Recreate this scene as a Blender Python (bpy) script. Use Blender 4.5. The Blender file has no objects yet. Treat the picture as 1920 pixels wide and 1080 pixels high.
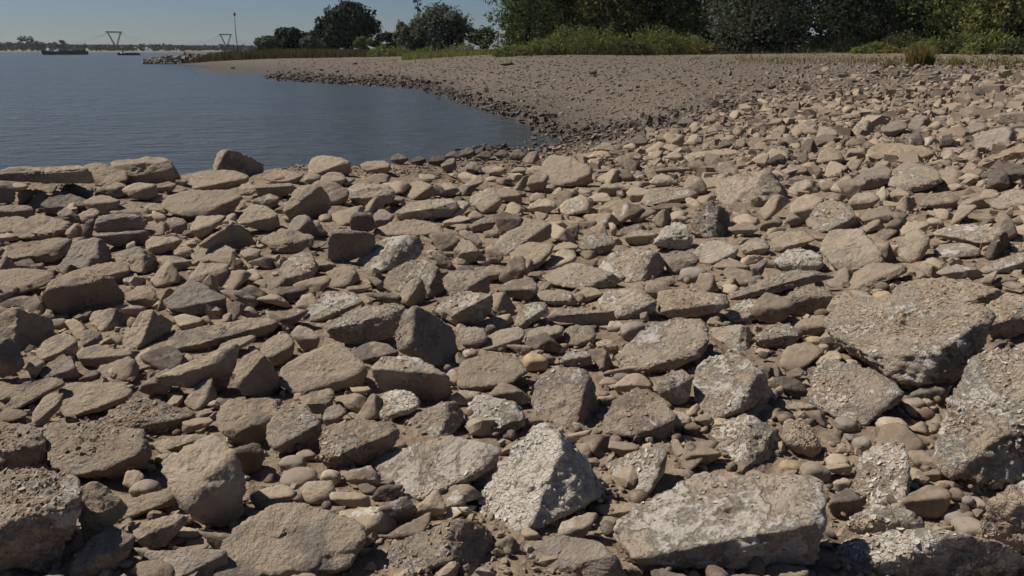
import bpy, math, random
import numpy as np
from mathutils import Vector, Matrix

R = math.radians
random.seed(7)
rng = np.random.default_rng(7)
SC = bpy.context.scene
COL = SC.collection

# ------------------------------------------------------------------ camera
W0, H0, F = 1920.0, 1080.0, 1507.0
CAMZ = 3.0
HORIZON = 94.0
PITCH = math.atan((540 - HORIZON) / F)
cam_d = bpy.data.cameras.new('camera')
cam_d.sensor_width = 36.0
cam_d.lens = 36.0 * F / W0
cam_d.clip_start = 0.05
cam_d.clip_end = 20000
cam = bpy.data.objects.new('camera', cam_d)
cam.location = (0, 0, CAMZ)
cam.rotation_euler = (math.pi / 2 - PITCH, 0, 0)
COL.objects.link(cam)
SC.camera = cam

# ------------------------------------------------------------------ sky, sun, exposure
SUN_EL, SUN_AZ = R(51), R(-75)          # azimuth measured from +Y towards +X
world = bpy.data.worlds.new('World')
SC.world = world
world.use_nodes = True
nt = world.node_tree
bg = nt.nodes['Background']
sky = nt.nodes.new('ShaderNodeTexSky')
sky.sky_type = 'NISHITA'
sky.sun_disc = False
sky.sun_elevation = SUN_EL
sky.sun_rotation = SUN_AZ
sky.altitude = 30
sky.air_density = 0.7
sky.dust_density = 0.6
sky.ozone_density = 5.0
nt.links.new(sky.outputs[0], bg.inputs[0])
bg.inputs[1].default_value = 0.05
sd = bpy.data.lights.new('sun', 'SUN')
sd.energy = 5.0
sd.angle = R(0.53)
sd.color = (1.0, 0.935, 0.835)
sun = bpy.data.objects.new('sun', sd)
sv = Vector((math.sin(SUN_AZ) * math.cos(SUN_EL), math.cos(SUN_AZ) * math.cos(SUN_EL), math.sin(SUN_EL)))
sun.rotation_euler = (-sv).to_track_quat('-Z', 'Y').to_euler()
COL.objects.link(sun)
vs = SC.view_settings
vs.view_transform = 'Standard'
vs.look = 'None'
vs.exposure = 0.0
vs.gamma = 1.0
vs.use_curve_mapping = False
SC.cycles.volume_bounces = 0
SC.cycles.max_bounces = 4
SC.cycles.diffuse_bounces = 2
SC.cycles.use_adaptive_sampling = True
SC.cycles.adaptive_threshold = 0.04
SC.cycles.use_denoising = True

# ------------------------------------------------------------------ helpers: rays
CP, SP = math.cos(PITCH), math.sin(PITCH)
RIGHT = np.array([1.0, 0, 0]); UP = np.array([0, SP, CP]); FWD = np.array([0, CP, -SP])
CAM = np.array([0, 0, CAMZ])

def ray(px, py):
    px = np.asarray(px, float); py = np.asarray(py, float)
    d = FWD + ((px - 960) / F)[..., None] * RIGHT + ((540 - py) / F)[..., None] * UP
    return d / np.linalg.norm(d, axis=-1, keepdims=True)

def at(px, py, dist):
    """point on a pixel's ray at ground distance dist (world y)"""
    d = ray(px, py)
    return CAM + d * (dist / d[..., 1])[..., None] if d.ndim > 1 else CAM + d * (dist / d[1])

def proj(P):
    q = np.asarray(P, float) - CAM
    z = q @ FWD
    return 960 + F * (q @ RIGHT) / z, 540 - F * (q @ UP) / z

# ------------------------------------------------------------------ helpers: noise
def _hash(i, j, k, s):
    with np.errstate(over='ignore'):
        h = (i.astype(np.uint32) * np.uint32(374761393) + j.astype(np.uint32) * np.uint32(668265263)
             + k.astype(np.uint32) * np.uint32(2147483647) + np.uint32((s * 1274126177) & 0xffffffff))
        h = (h ^ (h >> np.uint32(13))) * np.uint32(1274126177)
        h = h ^ (h >> np.uint32(16))
    return h.astype(np.float64) / 4294967295.0 * 2 - 1

def vnoise(P, seed=0):
    Pi = np.floor(P).astype(np.int64); f = P - Pi
    f = f * f * f * (f * (f * 6 - 15) + 10)
    i, j, k = Pi[:, 0], Pi[:, 1], Pi[:, 2]
    def L(a, b, t): return a + (b - a) * t
    c = lambda a, b, d: _hash(i + a, j + b, k + d, seed)
    x, y, z = f[:, 0], f[:, 1], f[:, 2]
    return L(L(L(c(0,0,0), c(1,0,0), x), L(c(0,1,0), c(1,1,0), x), y),
             L(L(c(0,0,1), c(1,0,1), x), L(c(0,1,1), c(1,1,1), x), y), z)

def fbm(P, octaves=4, seed=0, gain=0.5):
    a, s, o = 1.0, 1.0, 0.0
    for n in range(octaves):
        o = o + a * vnoise(P * s + 17.3 * n, seed + n)
        a *= gain; s *= 2.03
    return o

# ------------------------------------------------------------------ helpers: objects
def link(o, parent=None):
    COL.objects.link(o)
    if parent is not None:
        o.parent = parent
    return o

def tag(o, label=None, cat=None, group=None, kind=None):
    if label: o['label'] = label
    if cat: o['category'] = cat
    if group: o['group'] = group
    if kind: o['kind'] = kind
    return o

def empty(name, loc):
    o = bpy.data.objects.new(name, None)
    o.location = [float(v) for v in loc]
    o.empty_display_size = 0.2
    return link(o)

def mesh_fast(name, V, Fc, smooth=True):
    """V (n,3) and an (m,k) index array"""
    V = np.asarray(V, np.float32); Fc = np.asarray(Fc, np.int32)
    m, k = Fc.shape
    me = bpy.data.meshes.new(name)
    me.vertices.add(len(V)); me.vertices.foreach_set('co', V.ravel())
    me.loops.add(m * k); me.loops.foreach_set('vertex_index', Fc.ravel())
    me.polygons.add(m); me.polygons.foreach_set('loop_start', np.arange(0, m * k, k, dtype=np.int32))
    me.polygons.foreach_set('use_smooth', np.full(m, bool(smooth)))
    me.update(calc_edges=True)
    return me

def mobj(name, V, Fc, mat, parent=None, smooth=True, loc=None):
    me = mesh_fast(name, V, Fc, smooth)
    me.materials.append(mat)
    o = bpy.data.objects.new(name, me)
    if loc is not None:
        o.location = [float(v) for v in loc]
    return link(o, parent)

class MB:
    """collects quads and triangles for one mesh"""
    def __init__(s): s.v = []; s.f = []
    def add(s, vs, fs):
        b = len(s.v); s.v += [tuple(map(float, v)) for v in vs]; s.f += [tuple(b + i for i in f) for f in fs]
    def box(s, c, h, M=None):
        vs = [Vector((c[0] + sx * h[0], c[1] + sy * h[1], c[2] + sz * h[2])) for sx in (-1, 1) for sy in (-1, 1) for sz in (-1, 1)]
        if M: vs = [M @ v for v in vs]
        s.add(vs, [(0,1,3,2), (4,6,7,5), (0,4,5,1), (2,3,7,6), (0,2,6,4), (1,5,7,3)])
    def tube(s, pts, rad, n=7, cap=True):
        pts = [Vector(p) for p in pts]; rings = []
        b0 = len(s.v)
        for i, p in enumerate(pts):
            d = (pts[min(i + 1, len(pts) - 1)] - pts[max(i - 1, 0)]).normalized()
            a = d.cross(Vector((0.13, 0.27, 1) if abs(d.z) < .9 else (1, 0.1, 0))).normalized(); c = d.cross(a)
            for k in range(n):
                t = 2 * math.pi * k / n
                s.v.append(tuple(p + (a * math.cos(t) + c * math.sin(t)) * rad[i]))
        for i in range(len(pts) - 1):
            for k in range(n):
                s.f.append((b0 + i*n + k, b0 + i*n + (k+1) % n, b0 + (i+1)*n + (k+1) % n, b0 + (i+1)*n + k))
        if cap:
            s.f.append(tuple(b0 + k for k in range(n))[::-1]); s.f.append(tuple(b0 + (len(pts)-1)*n + k for k in range(n)))
    def build(s, name, mat, parent=None, smooth=False, loc=None):
        me = bpy.data.meshes.new(name); me.from_pydata(s.v, [], s.f); me.update()
        me.polygons.foreach_set('use_smooth', [bool(smooth)] * len(me.polygons))
        me.materials.append(mat)
        o = bpy.data.objects.new(name, me)
        if loc is not None: o.location = loc
        return link(o, parent)

# ------------------------------------------------------------------ materials
class NT:
    def __init__(s, name):
        s.m = bpy.data.materials.new(name); s.m.use_nodes = True
        s.t = s.m.node_tree; s.bsdf = s.t.nodes['Principled BSDF']; s.out = s.t.nodes['Material Output']
    def n(s, typ, **kw):
        nd = s.t.nodes.new(typ)
        for k, v in kw.items():
            setattr(nd, k, v)
        return nd
    def l(s, a, b): s.t.links.new(a, b)
    def set(s, sock, v):
        if hasattr(v, 'is_linked') or hasattr(v, 'links'): s.l(v, sock)
        else: sock.default_value = v
    def math(s, op, a, b=0.0, clamp=False):
        nd = s.n('ShaderNodeMath', operation=op, use_clamp=clamp); s.set(nd.inputs[0], a); s.set(nd.inputs[1], b); return nd.outputs[0]
    def mix(s, f, a, b):
        nd = s.n('ShaderNodeMix', data_type='RGBA'); s.set(nd.inputs[0], f)
        s.set(nd.inputs[6], (*a, 1) if isinstance(a, tuple) else a); s.set(nd.inputs[7], (*b, 1) if isinstance(b, tuple) else b)
        return nd.outputs[2]
    def noise(s, vec, scale, detail=4.0, rough=0.55, dist=0.0):
        nd = s.n('ShaderNodeTexNoise'); s.l(vec, nd.inputs['Vector']); nd.inputs['Scale'].default_value = scale
        nd.inputs['Detail'].default_value = detail; nd.inputs['Roughness'].default_value = rough; nd.inputs['Distortion'].default_value = dist
        return nd.outputs[0]
    def vor(s, vec, scale, feature='F1'):
        nd = s.n('ShaderNodeTexVoronoi', feature=feature); s.l(vec, nd.inputs['Vector']); nd.inputs['Scale'].default_value = scale
        return nd.outputs['Distance']
    def rng(s, v, a, b, c=0.0, d=1.0):
        nd = s.n('ShaderNodeMapRange'); s.set(nd.inputs[0], v)
        for i, x in enumerate((a, b, c, d)): nd.inputs[i + 1].default_value = x
        return nd.outputs[0]
    def bump(s, h, strength, dist, prev=None):
        nd = s.n('ShaderNodeBump'); nd.inputs['Strength'].default_value = strength; nd.inputs['Distance'].default_value = dist
        s.l(h, nd.inputs['Height'])
        if prev is not None: s.l(prev, nd.inputs['Normal'])
        return nd.outputs[0]
    def attr(s, name):
        nd = s.n('ShaderNodeAttribute', attribute_type='OBJECT', attribute_name=name); return nd.outputs['Fac']
    def done(s, col, rough=0.9, normal=None, spec=0.2):
        s.set(s.bsdf.inputs['Base Color'], (*col, 1) if isinstance(col, tuple) else col)
        s.set(s.bsdf.inputs['Roughness'], rough)
        s.bsdf.inputs['Specular IOR Level'].default_value = spec
        if normal is not None: s.l(normal, s.bsdf.inputs['Normal'])
        return s.m

MUD = (0.395, 0.318, 0.236); MUD2 = (0.310, 0.245, 0.179); MUDL = (0.445, 0.372, 0.287)
STONE = (0.115, 0.098, 0.086); CRUST = (0.56, 0.53, 0.48)

def rock_material():
    t = NT('dried_mud_stone')
    tc = t.n('ShaderNodeTexCoord'); oi = t.n('ShaderNodeObjectInfo')
    off = t.n('ShaderNodeVectorMath', operation='ADD')
    comb = t.n('ShaderNodeCombineXYZ')
    r = oi.outputs['Random']
    t.l(t.math('MULTIPLY', r, 71.0), comb.inputs[0]); t.l(t.math('MULTIPLY', r, 133.0), comb.inputs[1]); t.l(t.math('MULTIPLY', r, 47.0), comb.inputs[2])
    t.l(tc.outputs['Object'], off.inputs[0]); t.l(comb.outputs[0], off.inputs[1])
    v = off.outputs[0]
    big = t.noise(v, 3.2, 5, 0.6); mid = t.noise(v, 14, 6, 0.65); fine = t.noise(v, 70, 5, 0.7)
    col = t.mix(t.rng(big, 0.35, 0.68), MUD2, MUD)
    col = t.mix(t.rng(mid, 0.46, 0.74), col, MUDL)
    # bare stone showing through the mud
    bare = t.math('MULTIPLY', t.rng(t.math('ADD', big, t.math('MULTIPLY', mid, 0.7)), 0.86, 0.98), t.rng(t.attr('bare'), 0, 1, 0.35, 1.0), True)
    stone = t.mix(t.rng(mid, 0.35, 0.7), STONE, (0.20, 0.172, 0.148))
    col = t.mix(bare, col, stone)
    grey = t.mix(t.rng(mid, 0.3, 0.7), (0.165, 0.142, 0.124), (0.31, 0.265, 0.225))
    col = t.mix(t.math('MULTIPLY', t.attr('grey'), t.rng(big, 0.25, 0.6, 0.55, 1.0)), col, grey)
    dark = t.mix(t.rng(mid, 0.3, 0.7), (0.035, 0.031, 0.030), (0.095, 0.083, 0.076))
    col = t.mix(t.attr('dark'), col, dark)
    yel = t.mix(t.rng(mid, 0.3, 0.7), (0.36, 0.25, 0.13), (0.44, 0.34, 0.22))
    col = t.mix(t.attr('yellow'), col, yel)
    # white mineral crust in flaking patches
    cn = t.math('ADD', t.noise(v, 5.5, 8, 0.74, 0.5), t.math('MULTIPLY', t.vor(v, 42), 0.10))
    thr = t.rng(t.attr('crust'), 0, 1, 0.69, 0.40)
    crust = t.math('MULTIPLY', t.math('SUBTRACT', cn, thr), 16.0, True)
    crust = t.math('MULTIPLY', crust, t.math('MULTIPLY', t.attr('crust'), 6.0, True), True)
    col = t.mix(t.math('MULTIPLY', crust, 0.88), col, t.mix(t.rng(fine, 0.3, 0.7), (0.47, 0.435, 0.385), (0.65, 0.615, 0.56)))
    col = t.mix(t.math('MULTIPLY', t.attr('crust'), 0.55), col, t.mix(t.rng(mid, 0.4, 0.62), (0.40, 0.325, 0.25), (0.56, 0.50, 0.42)))
    # fine dust and pits
    col = t.mix(t.rng(fine, 0.56, 0.82, 0, 0.35), col, (0.40, 0.315, 0.235))
    col = t.mix(t.rng(t.noise(v, 38, 3, 0.6), 0.27, 0.40, 0.55, 0.0), col, (0.10, 0.072, 0.052))
    sc = t.rng(r, 0, 1, 0.84, 1.16)
    mul = t.n('ShaderNodeMix', data_type='RGBA', blend_type='MULTIPLY'); mul.inputs[0].default_value = 1.0
    t.l(col, mul.inputs[6]); cc = t.n('ShaderNodeCombineColor')
    for i in range(3): t.l(sc, cc.inputs[i])
    t.l(cc.outputs[0], mul.inputs[7]); col = mul.outputs[2]
    wv_ = t.n('ShaderNodeVectorMath', operation='ADD'); nz_ = t.n('ShaderNodeTexNoise'); t.l(v, nz_.inputs['Vector']); nz_.inputs['Scale'].default_value = 18.0; nz_.inputs['Detail'].default_value = 4.0; sc_ = t.n('ShaderNodeVectorMath', operation='SCALE'); sc_.inputs[3].default_value = 0.06; t.l(nz_.outputs['Color'], sc_.inputs[0]); t.l(v, wv_.inputs[0]); t.l(sc_.outputs[0], wv_.inputs[1])
    fr = lambda k: t.math('FRACT', t.math('MULTIPLY', r, k))
    col = t.mix(t.rng(fr(13.7), 0.60, 1.0, 0, 0.34), col, (0.30, 0.25, 0.205))
    col = t.mix(t.rng(fr(29.3), 0.78, 1.0, 0, 0.26), col, (0.36, 0.245, 0.17))
    cracks = t.vor(wv_.outputs[0], 34, 'DISTANCE_TO_EDGE')
    crk = t.rng(cracks, 0.0, 0.09)
    h = t.math('ADD', t.math('MULTIPLY', mid, 1.0), t.math('MULTIPLY', fine, 0.35))
    h = t.math('ADD', h, t.math('MULTIPLY', crust, 0.25))
    h = t.math('ADD', h, t.math('MULTIPLY', crk, t.math('MULTIPLY', t.attr('flaky'), 0.13)))
    smooth = t.rng(t.attr('smooth'), 0, 1, 1.0, 0.15)
    h = t.math('MULTIPLY', h, smooth)
    nrm = t.bump(h, 1.0, 0.036)
    return t.done(col, t.rng(t.attr('smooth'), 0, 1, 0.95, 0.75), nrm, 0.15)

def scatter_material(name, cols, crust=0.0, wet=0.0, dust=MUDL):
    """stones of one heap: a colour of its own for every stone"""
    t = NT(name)
    geo = t.n('ShaderNodeNewGeometry'); tc = t.n('ShaderNodeTexCoord'); v = tc.outputs['Object']
    ramp = t.n('ShaderNodeValToRGB'); ramp.color_ramp.interpolation = 'LINEAR'
    e = ramp.color_ramp.elements
    while len(e) < len(cols): e.new(0.5)
    for i, c in enumerate(cols):
        e[i].position = i / (len(cols) - 1); e[i].color = (*c, 1)
    t.l(geo.outputs['Random Per Island'], ramp.inputs[0])
    n1 = t.noise(v, 22, 5, 0.65); n2 = t.noise(v, 90, 4, 0.65)
    col = t.mix(t.rng(n1, 0.45, 0.75, 0, 0.55), ramp.outputs[0], dust)
    col = t.mix(t.rng(n2, 0.3, 0.42, 0.4, 0), col, (0.08, 0.06, 0.045))
    if crust:
        col = t.mix(t.math('MULTIPLY', t.math('MULTIPLY', t.rng(t.noise(v, 9, 7, 0.75), 0.57, 0.61), t.rng(t.noise(v, 0.9, 2, 0.5), 0.45, 0.6)), crust), col, CRUST)
    h = t.math('ADD', n1, t.math('MULTIPLY', n2, 0.4))
    return t.done(col, 0.9 if not wet else 0.7, t.bump(h, 0.6, 0.012), 0.12)

def ground_material():
    t = NT('mud_and_gravel')
    geo = t.n('ShaderNodeNewGeometry'); v = geo.outputs['Position']
    sep = t.n('ShaderNodeSeparateXYZ'); t.l(v, sep.inputs[0])
    big = t.noise(v, 0.10, 5, 0.6); mid = t.noise(v, 1.7, 6, 0.65); fine = t.noise(v, 18, 6, 0.7); peb = t.vor(v, 16); peb2 = t.vor(v, 45)
    near = t.mix(t.rng(mid, 0.35, 0.68), (0.20, 0.150, 0.108), (0.33, 0.25, 0.18))
    near = t.mix(t.rng(fine, 0.55, 0.75, 0, 0.6), near, (0.37, 0.29, 0.22))
    near = t.mix(t.rng(peb2, 0.0, 0.32, 0.6, 0.0), near, (0.085, 0.07, 0.06))
    beach = t.mix(t.rng(big, 0.35, 0.65), (0.128, 0.102, 0.080), (0.160, 0.128, 0.100))
    beach = t.mix(t.rng(fine, 0.40, 0.72), beach, (0.200, 0.163, 0.129))
    beach = t.mix(t.rng(t.noise(v, 6, 5, 0.8), 0.47, 0.64, 0, 0.7), beach, (0.085, 0.067, 0.053))
    far = t.rng(sep.outputs[1], 13, 22)
    col = t.mix(far, near, beach)
    tide = t.math('SINE', t.math('MULTIPLY', t.math('ADD', sep.outputs[2], t.math('MULTIPLY', t.noise(v, 0.16, 4, 0.6), 0.45)), 21.0))
    col = t.mix(t.math('MULTIPLY', t.math('MULTIPLY', t.rng(tide, 0.35, 0.95), t.rng(t.noise(v, 0.8, 4, 0.7), 0.40, 0.62)), t.math('MULTIPLY', far, 0.38)), col, (0.105, 0.082, 0.064))
    # dry straw at the head of the beach, wet silt by the water
    dry = t.math('MULTIPLY', t.rng(sep.outputs[2], 2.30, 2.42), t.rng(t.noise(v, 0.35, 5, 0.7), 0.42, 0.56))
    col = t.mix(t.math('MULTIPLY', dry, 0.35), col, (0.27, 0.20, 0.10))
    wz = t.math('ADD', sep.outputs[2], t.math('MULTIPLY', t.math('SUBTRACT', t.noise(v, 0.5, 4, 0.6), 0.5), 0.35))
    wet = t.math('MULTIPLY', t.rng(wz, 0.16, 0.80, 1, 0), t.rng(sep.outputs[1], 10, 14))
    col = t.mix(t.math('MULTIPLY', wet, 0.85), col, (0.085, 0.068, 0.054))
    h = t.math('ADD', t.math('ADD', fine, t.math('MULTIPLY', peb, 0.8)), t.math('MULTIPLY', mid, 1.2))
    return t.done(col, t.rng(wet, 0, 1, 0.95, 0.6), t.bump(h, 0.8, 0.04), 0.15)

def water_material():
    t = NT('river_water')
    geo = t.n('ShaderNodeNewGeometry')
    def mapped(sx, sy, rot):
        m = t.n('ShaderNodeMapping'); m.inputs['Scale'].default_value = (sx, sy, 1); m.inputs['Rotation'].default_value = (0, 0, rot)
        t.l(geo.outputs['Position'], m.inputs['Vector']); return m.outputs[0]
    a = t.noise(mapped(0.75, 1.5, 0.25), 1.0, 3, 0.55, 0.3)
    b = t.noise(mapped(2.6, 4.5, -0.2), 1.0, 3, 0.6, 0.3)
    c = t.noise(mapped(0.03, 0.10, 0.1), 1.0, 3, 0.5)
    h = t.math('ADD', t.math('MULTIPLY', a, 1.0), t.math('MULTIPLY', b, 0.07))
    h = t.math('MULTIPLY', h, t.rng(c, 0.3, 0.7, 0.45, 1.2))
    col = t.mix(t.rng(c, 0.35, 0.65), (0.050, 0.056, 0.057), (0.064, 0.070, 0.070))
    m = t.done(col, 0.19, t.bump(h, 1.0, 0.34), 0.5)
    t.bsdf.inputs['IOR'].default_value = 1.22
    return m

def leaf_material(name, c1, c2, trans=0.25, c3=None):
    t = NT(name)
    geo = t.n('ShaderNodeNewGeometry'); tc = t.n('ShaderNodeTexCoord')
    r = geo.outputs['Random Per Island']
    col = t.mix(r, c1, c2)
    if c3: col = t.mix(t.rng(t.noise(tc.outputs['Object'], 0.5, 4, 0.6), 0.45, 0.62), col, c3)
    tr = t.n('ShaderNodeBsdfTranslucent'); mx = t.n('ShaderNodeMixShader'); mx.inputs[0].default_value = trans
    t.l(col, tr.inputs[0]); t.l(t.bsdf.outputs[0], mx.inputs[1]); t.l(tr.outputs[0], mx.inputs[2]); t.l(mx.outputs[0], t.out.inputs[0])
    return t.done(col, 0.75, None, 0.15)

def plain(name, col, rough=0.7, var=0.25, scale=8.0, metal=0.0):
    t = NT(name); tc = t.n('ShaderNodeTexCoord')
    n = t.noise(tc.outputs['Object'], scale, 5, 0.65)
    c = t.mix(t.rng(n, 0.3, 0.7), tuple(x * (1 - var) for x in col), tuple(min(1, x * (1 + var)) for x in col))
    t.bsdf.inputs['Metallic'].default_value = metal
    return t.done(c, rough, t.bump(n, 0.3, 0.02), 0.3)

M_ROCK = rock_material()
M_GROUND = ground_material()
M_WATER = water_material()
M_RUBBLE = scatter_material('loose_rubble', [MUD2, (0.15, 0.115, 0.088), MUD, (0.19, 0.152, 0.12), (0.37, 0.29, 0.212), (0.10, 0.082, 0.070), (0.33, 0.255, 0.185)], 0.6, 0, MUD)
M_BANK = scatter_material('bank_rubble', [(0.29, 0.223, 0.166), (0.17, 0.136, 0.11), (0.34, 0.264, 0.197), (0.23, 0.18, 0.14), (0.38, 0.30, 0.225), (0.13, 0.108, 0.092), (0.30, 0.234, 0.177)], 0, 0, (0.30, 0.235, 0.175))
M_PEB = scatter_material('river_pebbles', [(0.055, 0.048, 0.044), (0.17, 0.125, 0.088), (0.085, 0.068, 0.06), (0.235, 0.16, 0.095), (0.07, 0.06, 0.056), (0.15, 0.095, 0.072), (0.13, 0.112, 0.095), (0.30, 0.27, 0.235)])
M_GRAVEL = scatter_material('beach_gravel', [(0.15, 0.118, 0.09), (0.21, 0.166, 0.128), (0.13, 0.104, 0.083), (0.25, 0.202, 0.156), (0.18, 0.142, 0.108)])
M_WET = scatter_material('wet_dark_stones', [(0.035, 0.031, 0.029), (0.075, 0.064, 0.056), (0.05, 0.044, 0.04), (0.11, 0.09, 0.075)], 0, 1)
M_GROYNE = scatter_material('groyne_stones', [(0.10, 0.088, 0.08), (0.23, 0.19, 0.155), (0.15, 0.125, 0.105), (0.28, 0.235, 0.195)])

def flake_material():
    t = NT('curled_crust'); geo = t.n('ShaderNodeNewGeometry'); r = geo.outputs['Random Per Island']
    whi = t.attr('crust')
    tc = t.n('ShaderNodeTexCoord'); n = t.noise(tc.outputs['Object'], 9, 5, 0.7)
    sel = t.math('MULTIPLY', t.math('SUBTRACT', t.math('ADD', t.math('MULTIPLY', r, 0.35), t.math('ADD', t.math('MULTIPLY', whi, 1.1), t.math('MULTIPLY', n, 0.6))), 0.85), 2.2, True)
    mudc = t.mix(r, (0.24, 0.168, 0.112), (0.36, 0.275, 0.20))
    return t.done(t.mix(sel, mudc, t.mix(r, (0.38, 0.335, 0.28), (0.56, 0.525, 0.47))), 0.95, None, 0.1)
M_FLAKE = flake_material()

# ------------------------------------------------------------------ terrain: heights read off the photo's perspective
CTRL = []
def cp(px, py, zc):                      # pixel + height relative to the camera
    d = ray(float(px), float(py)); t = zc / d[2]; p = d * t
    CTRL.append((math.atan2(p[0], p[1]), math.log(math.hypot(p[0], p[1])), zc))
def cw(az, d, zc): CTRL.append((R(az), math.log(d), zc))
for px in (-700, -100, 500, 960, 1500, 2000, 2600):
    cp(px, 1150, -1.5); cp(px, 820, -1.5 if px > 300 else -1.48)
for px in (-600, 0, 500, 960): cp(px, 600, -1.46)
for px, z in ((1300, -1.44), (1600, -1.38), (1900, -1.30), (2500, -1.2)): cp(px, 600, z)
for px, z in ((-600, -1.40), (0, -1.40), (350, -1.40), (700, -1.42), (1000, -1.5), (1300, -1.42), (1600, -1.30), (1900, -1.15), (2500, -1.0)): cp(px, 430, z)
for px in (-600, -200, 0, 200, 420, 600): cp(px, 338, -1.36)
cp(740, 335, -1.45); cp(860, 335, -1.56); cp(980, 335, -1.66); cp(740, 309, -1.60); cp(800, 306, -1.78); cp(870, 303, -2.08); cp(940, 301, -2.4); cp(1000, 300, -2.35); cp(1100, 330, -1.75); cp(1250, 320, -1.6); cp(1400, 300, -1.4); cp(1600, 300, -1.25); cp(1850, 300, -1.12)
for az in (-75, -55, -38, -28, -20, -14): cw(az, 11.6, -1.75); cw(az, 13.2, -2.9); cw(az, 17, -3.9); cw(az, 30, -4.6)
cw(-8, 14.5, -2.4); cw(-8, 17, -3.1); cw(-8, 22, -3.8); cw(-3, 17.5, -2.6); cw(-3, 21, -3.1)
cp(870, 285, -2.98); cp(960, 287, -2.95); cp(1015, 279, -3.0); cp(1052, 268, -3.0); cp(1025, 264, -3.10); cp(1000, 247, -3.03); cp(930, 217, -3.02); cp(850, 188, -3.0); cp(810, 170, -3.0); cp(650, 158, -3.0); cp(520, 150, -3.0); cp(400, 136, -3.0); cp(365, 131, -3.0); cp(332, 119, -3.0)
for px, py, z in ((900, 240, -3.5), (750, 200, -3.6), (600, 185, -3.9), (700, 235, -4.2), (400, 160, -4.0), (300, 140, -4.2), (250, 118, -4.6), (200, 108, -5), (-100, 112, -6), (-800, 112, -6), (100, 180, -5)): cp(px, py, z)
for px, py, z in ((1100, 280, -2.45), (1120, 250, -2.75), (1250, 240, -2.05), (1100, 215, -2.55), (1000, 200, -2.72), (1100, 190, -2.3), (1250, 200, -1.75), (1400, 215, -1.35), (1400, 170, -1.2),
                  (900, 170, -2.45), (1000, 150, -1.85), (1200, 150, -1.45), (1500, 150, -0.95), (1800, 200, -0.92), (1800, 145, -0.72), (2100, 160, -0.5),
                  (800, 140, -2.3), (650, 135, -2.5), (520, 130, -2.75), (450, 125, -2.8), (1000, 120, -1.15), (1200, 112, -0.92), (1400, 106, -0.62), (1700, 118, -0.66), (1900, 122, -0.6),
                  (1000, 103, -0.6), (900, 106, -0.85), (700, 107, -1.35), (450, 109, -1.9), (1900, 112, -0.42), (1100, 101.5, -0.52), (1600, 105, -0.55)): cp(px, py, z)
for az, d, z in ((-17, 260, -1.6), (-10, 260, -0.9), (0, 200, -0.4), (12, 180, -0.3), (25, 130, -0.2), (35, 90, -0.2), (50, 60, -0.2), (70, 40, -0.3), (70, 12, -0.8), (-17, 600, -1.2), (-8, 700, -0.5), (15, 700, -0.3), (40, 500, -0.3), (70, 300, -0.3),
                 (-24, 260, -5), (-24, 600, -6), (-35, 600, -6), (-60, 500, -6), (-60, 100, -5.5), (75, 3, -1.3), (-75, 3, -1.45), (0, 0.8, -1.5), (70, 0.8, -1.5), (-70, 0.8, -1.5)): cw(az, d, z)
CT = np.array(CTRL)
SA, SL = 3.0, 1.0
def _k(r2):
    return 0.5 * r2 * np.log(r2 + 1e-12)
def tps_fit():
    X = np.c_[CT[:, 0] * SA, CT[:, 1] * SL]; n = len(X)
    r2 = ((X[:, None] - X[None]) ** 2).sum(-1)
    K = _k(r2) + np.eye(n) * 1e-3
    P = np.c_[np.ones(n), X]
    A = np.zeros((n + 3, n + 3)); A[:n, :n] = K; A[:n, n:] = P; A[n:, :n] = P.T
    return X, np.linalg.solve(A, np.r_[CT[:, 2], 0, 0, 0])
TX, TWt = tps_fit()
NA, NL = 400, 520
AZ = np.linspace(R(-80), R(80), NA); LD = np.linspace(math.log(0.6), math.log(3200), NL)
ga, gl = np.meshgrid(AZ, LD, indexing='ij')
q = np.c_[ga.ravel() * SA, np.minimum(gl.ravel(), math.log(900)) * SL]
zz = np.zeros(len(q))
for i in range(0, len(q), 20000):
    c = q[i:i + 20000]
    zz[i:i + 20000] = _k(((c[:, None] - TX[None]) ** 2).sum(-1)) @ TWt[:-3] + TWt[-3] + c @ TWt[-2:]
zz = np.clip(zz, -7, -0.12)
_az, _d = np.degrees(ga.ravel()), np.exp(gl.ravel())
_bd = np.interp(_az, [0.5, 14, 22, 28, 34, 60], [112, 116, 118, 112, 90, 60])
_s = np.clip((_d - _bd) / (0.16 * _bd), 0, 1); zz = zz + 0.9 * _s * _s * (3 - 2 * _s) * np.clip((_az + 0.5) / 2.0, 0, 1) * np.clip((16.5 - _az) / 2.0, 0, 1)
gx = np.sin(ga) * np.exp(gl); gy = np.cos(ga) * np.exp(gl)
gp = np.c_[gx.ravel(), gy.ravel(), np.zeros(gx.size)]
dist = np.exp(gl).ravel()
zz = zz + fbm(gp * 1.3, 3, 5) * 0.03 + fbm(gp * 7.0, 3, 9) * 0.014 * (dist < 25)
ZG = (zz + CAMZ).reshape(NA, NL)

def terrain(x, y):
    x = np.asarray(x, float); y = np.asarray(y, float)
    a = np.clip((np.arctan2(x, y) - AZ[0]) / (AZ[1] - AZ[0]), 0, NA - 1.001)
    l = np.clip((np.log(np.maximum(np.hypot(x, y), 0.61)) - LD[0]) / (LD[1] - LD[0]), 0, NL - 1.001)
    i = a.astype(int); j = l.astype(int); fa = a - i; fl = l - j
    return (ZG[i, j] * (1 - fa) + ZG[i + 1, j] * fa) * (1 - fl) + (ZG[i, j + 1] * (1 - fa) + ZG[i + 1, j + 1] * fa) * fl

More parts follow.
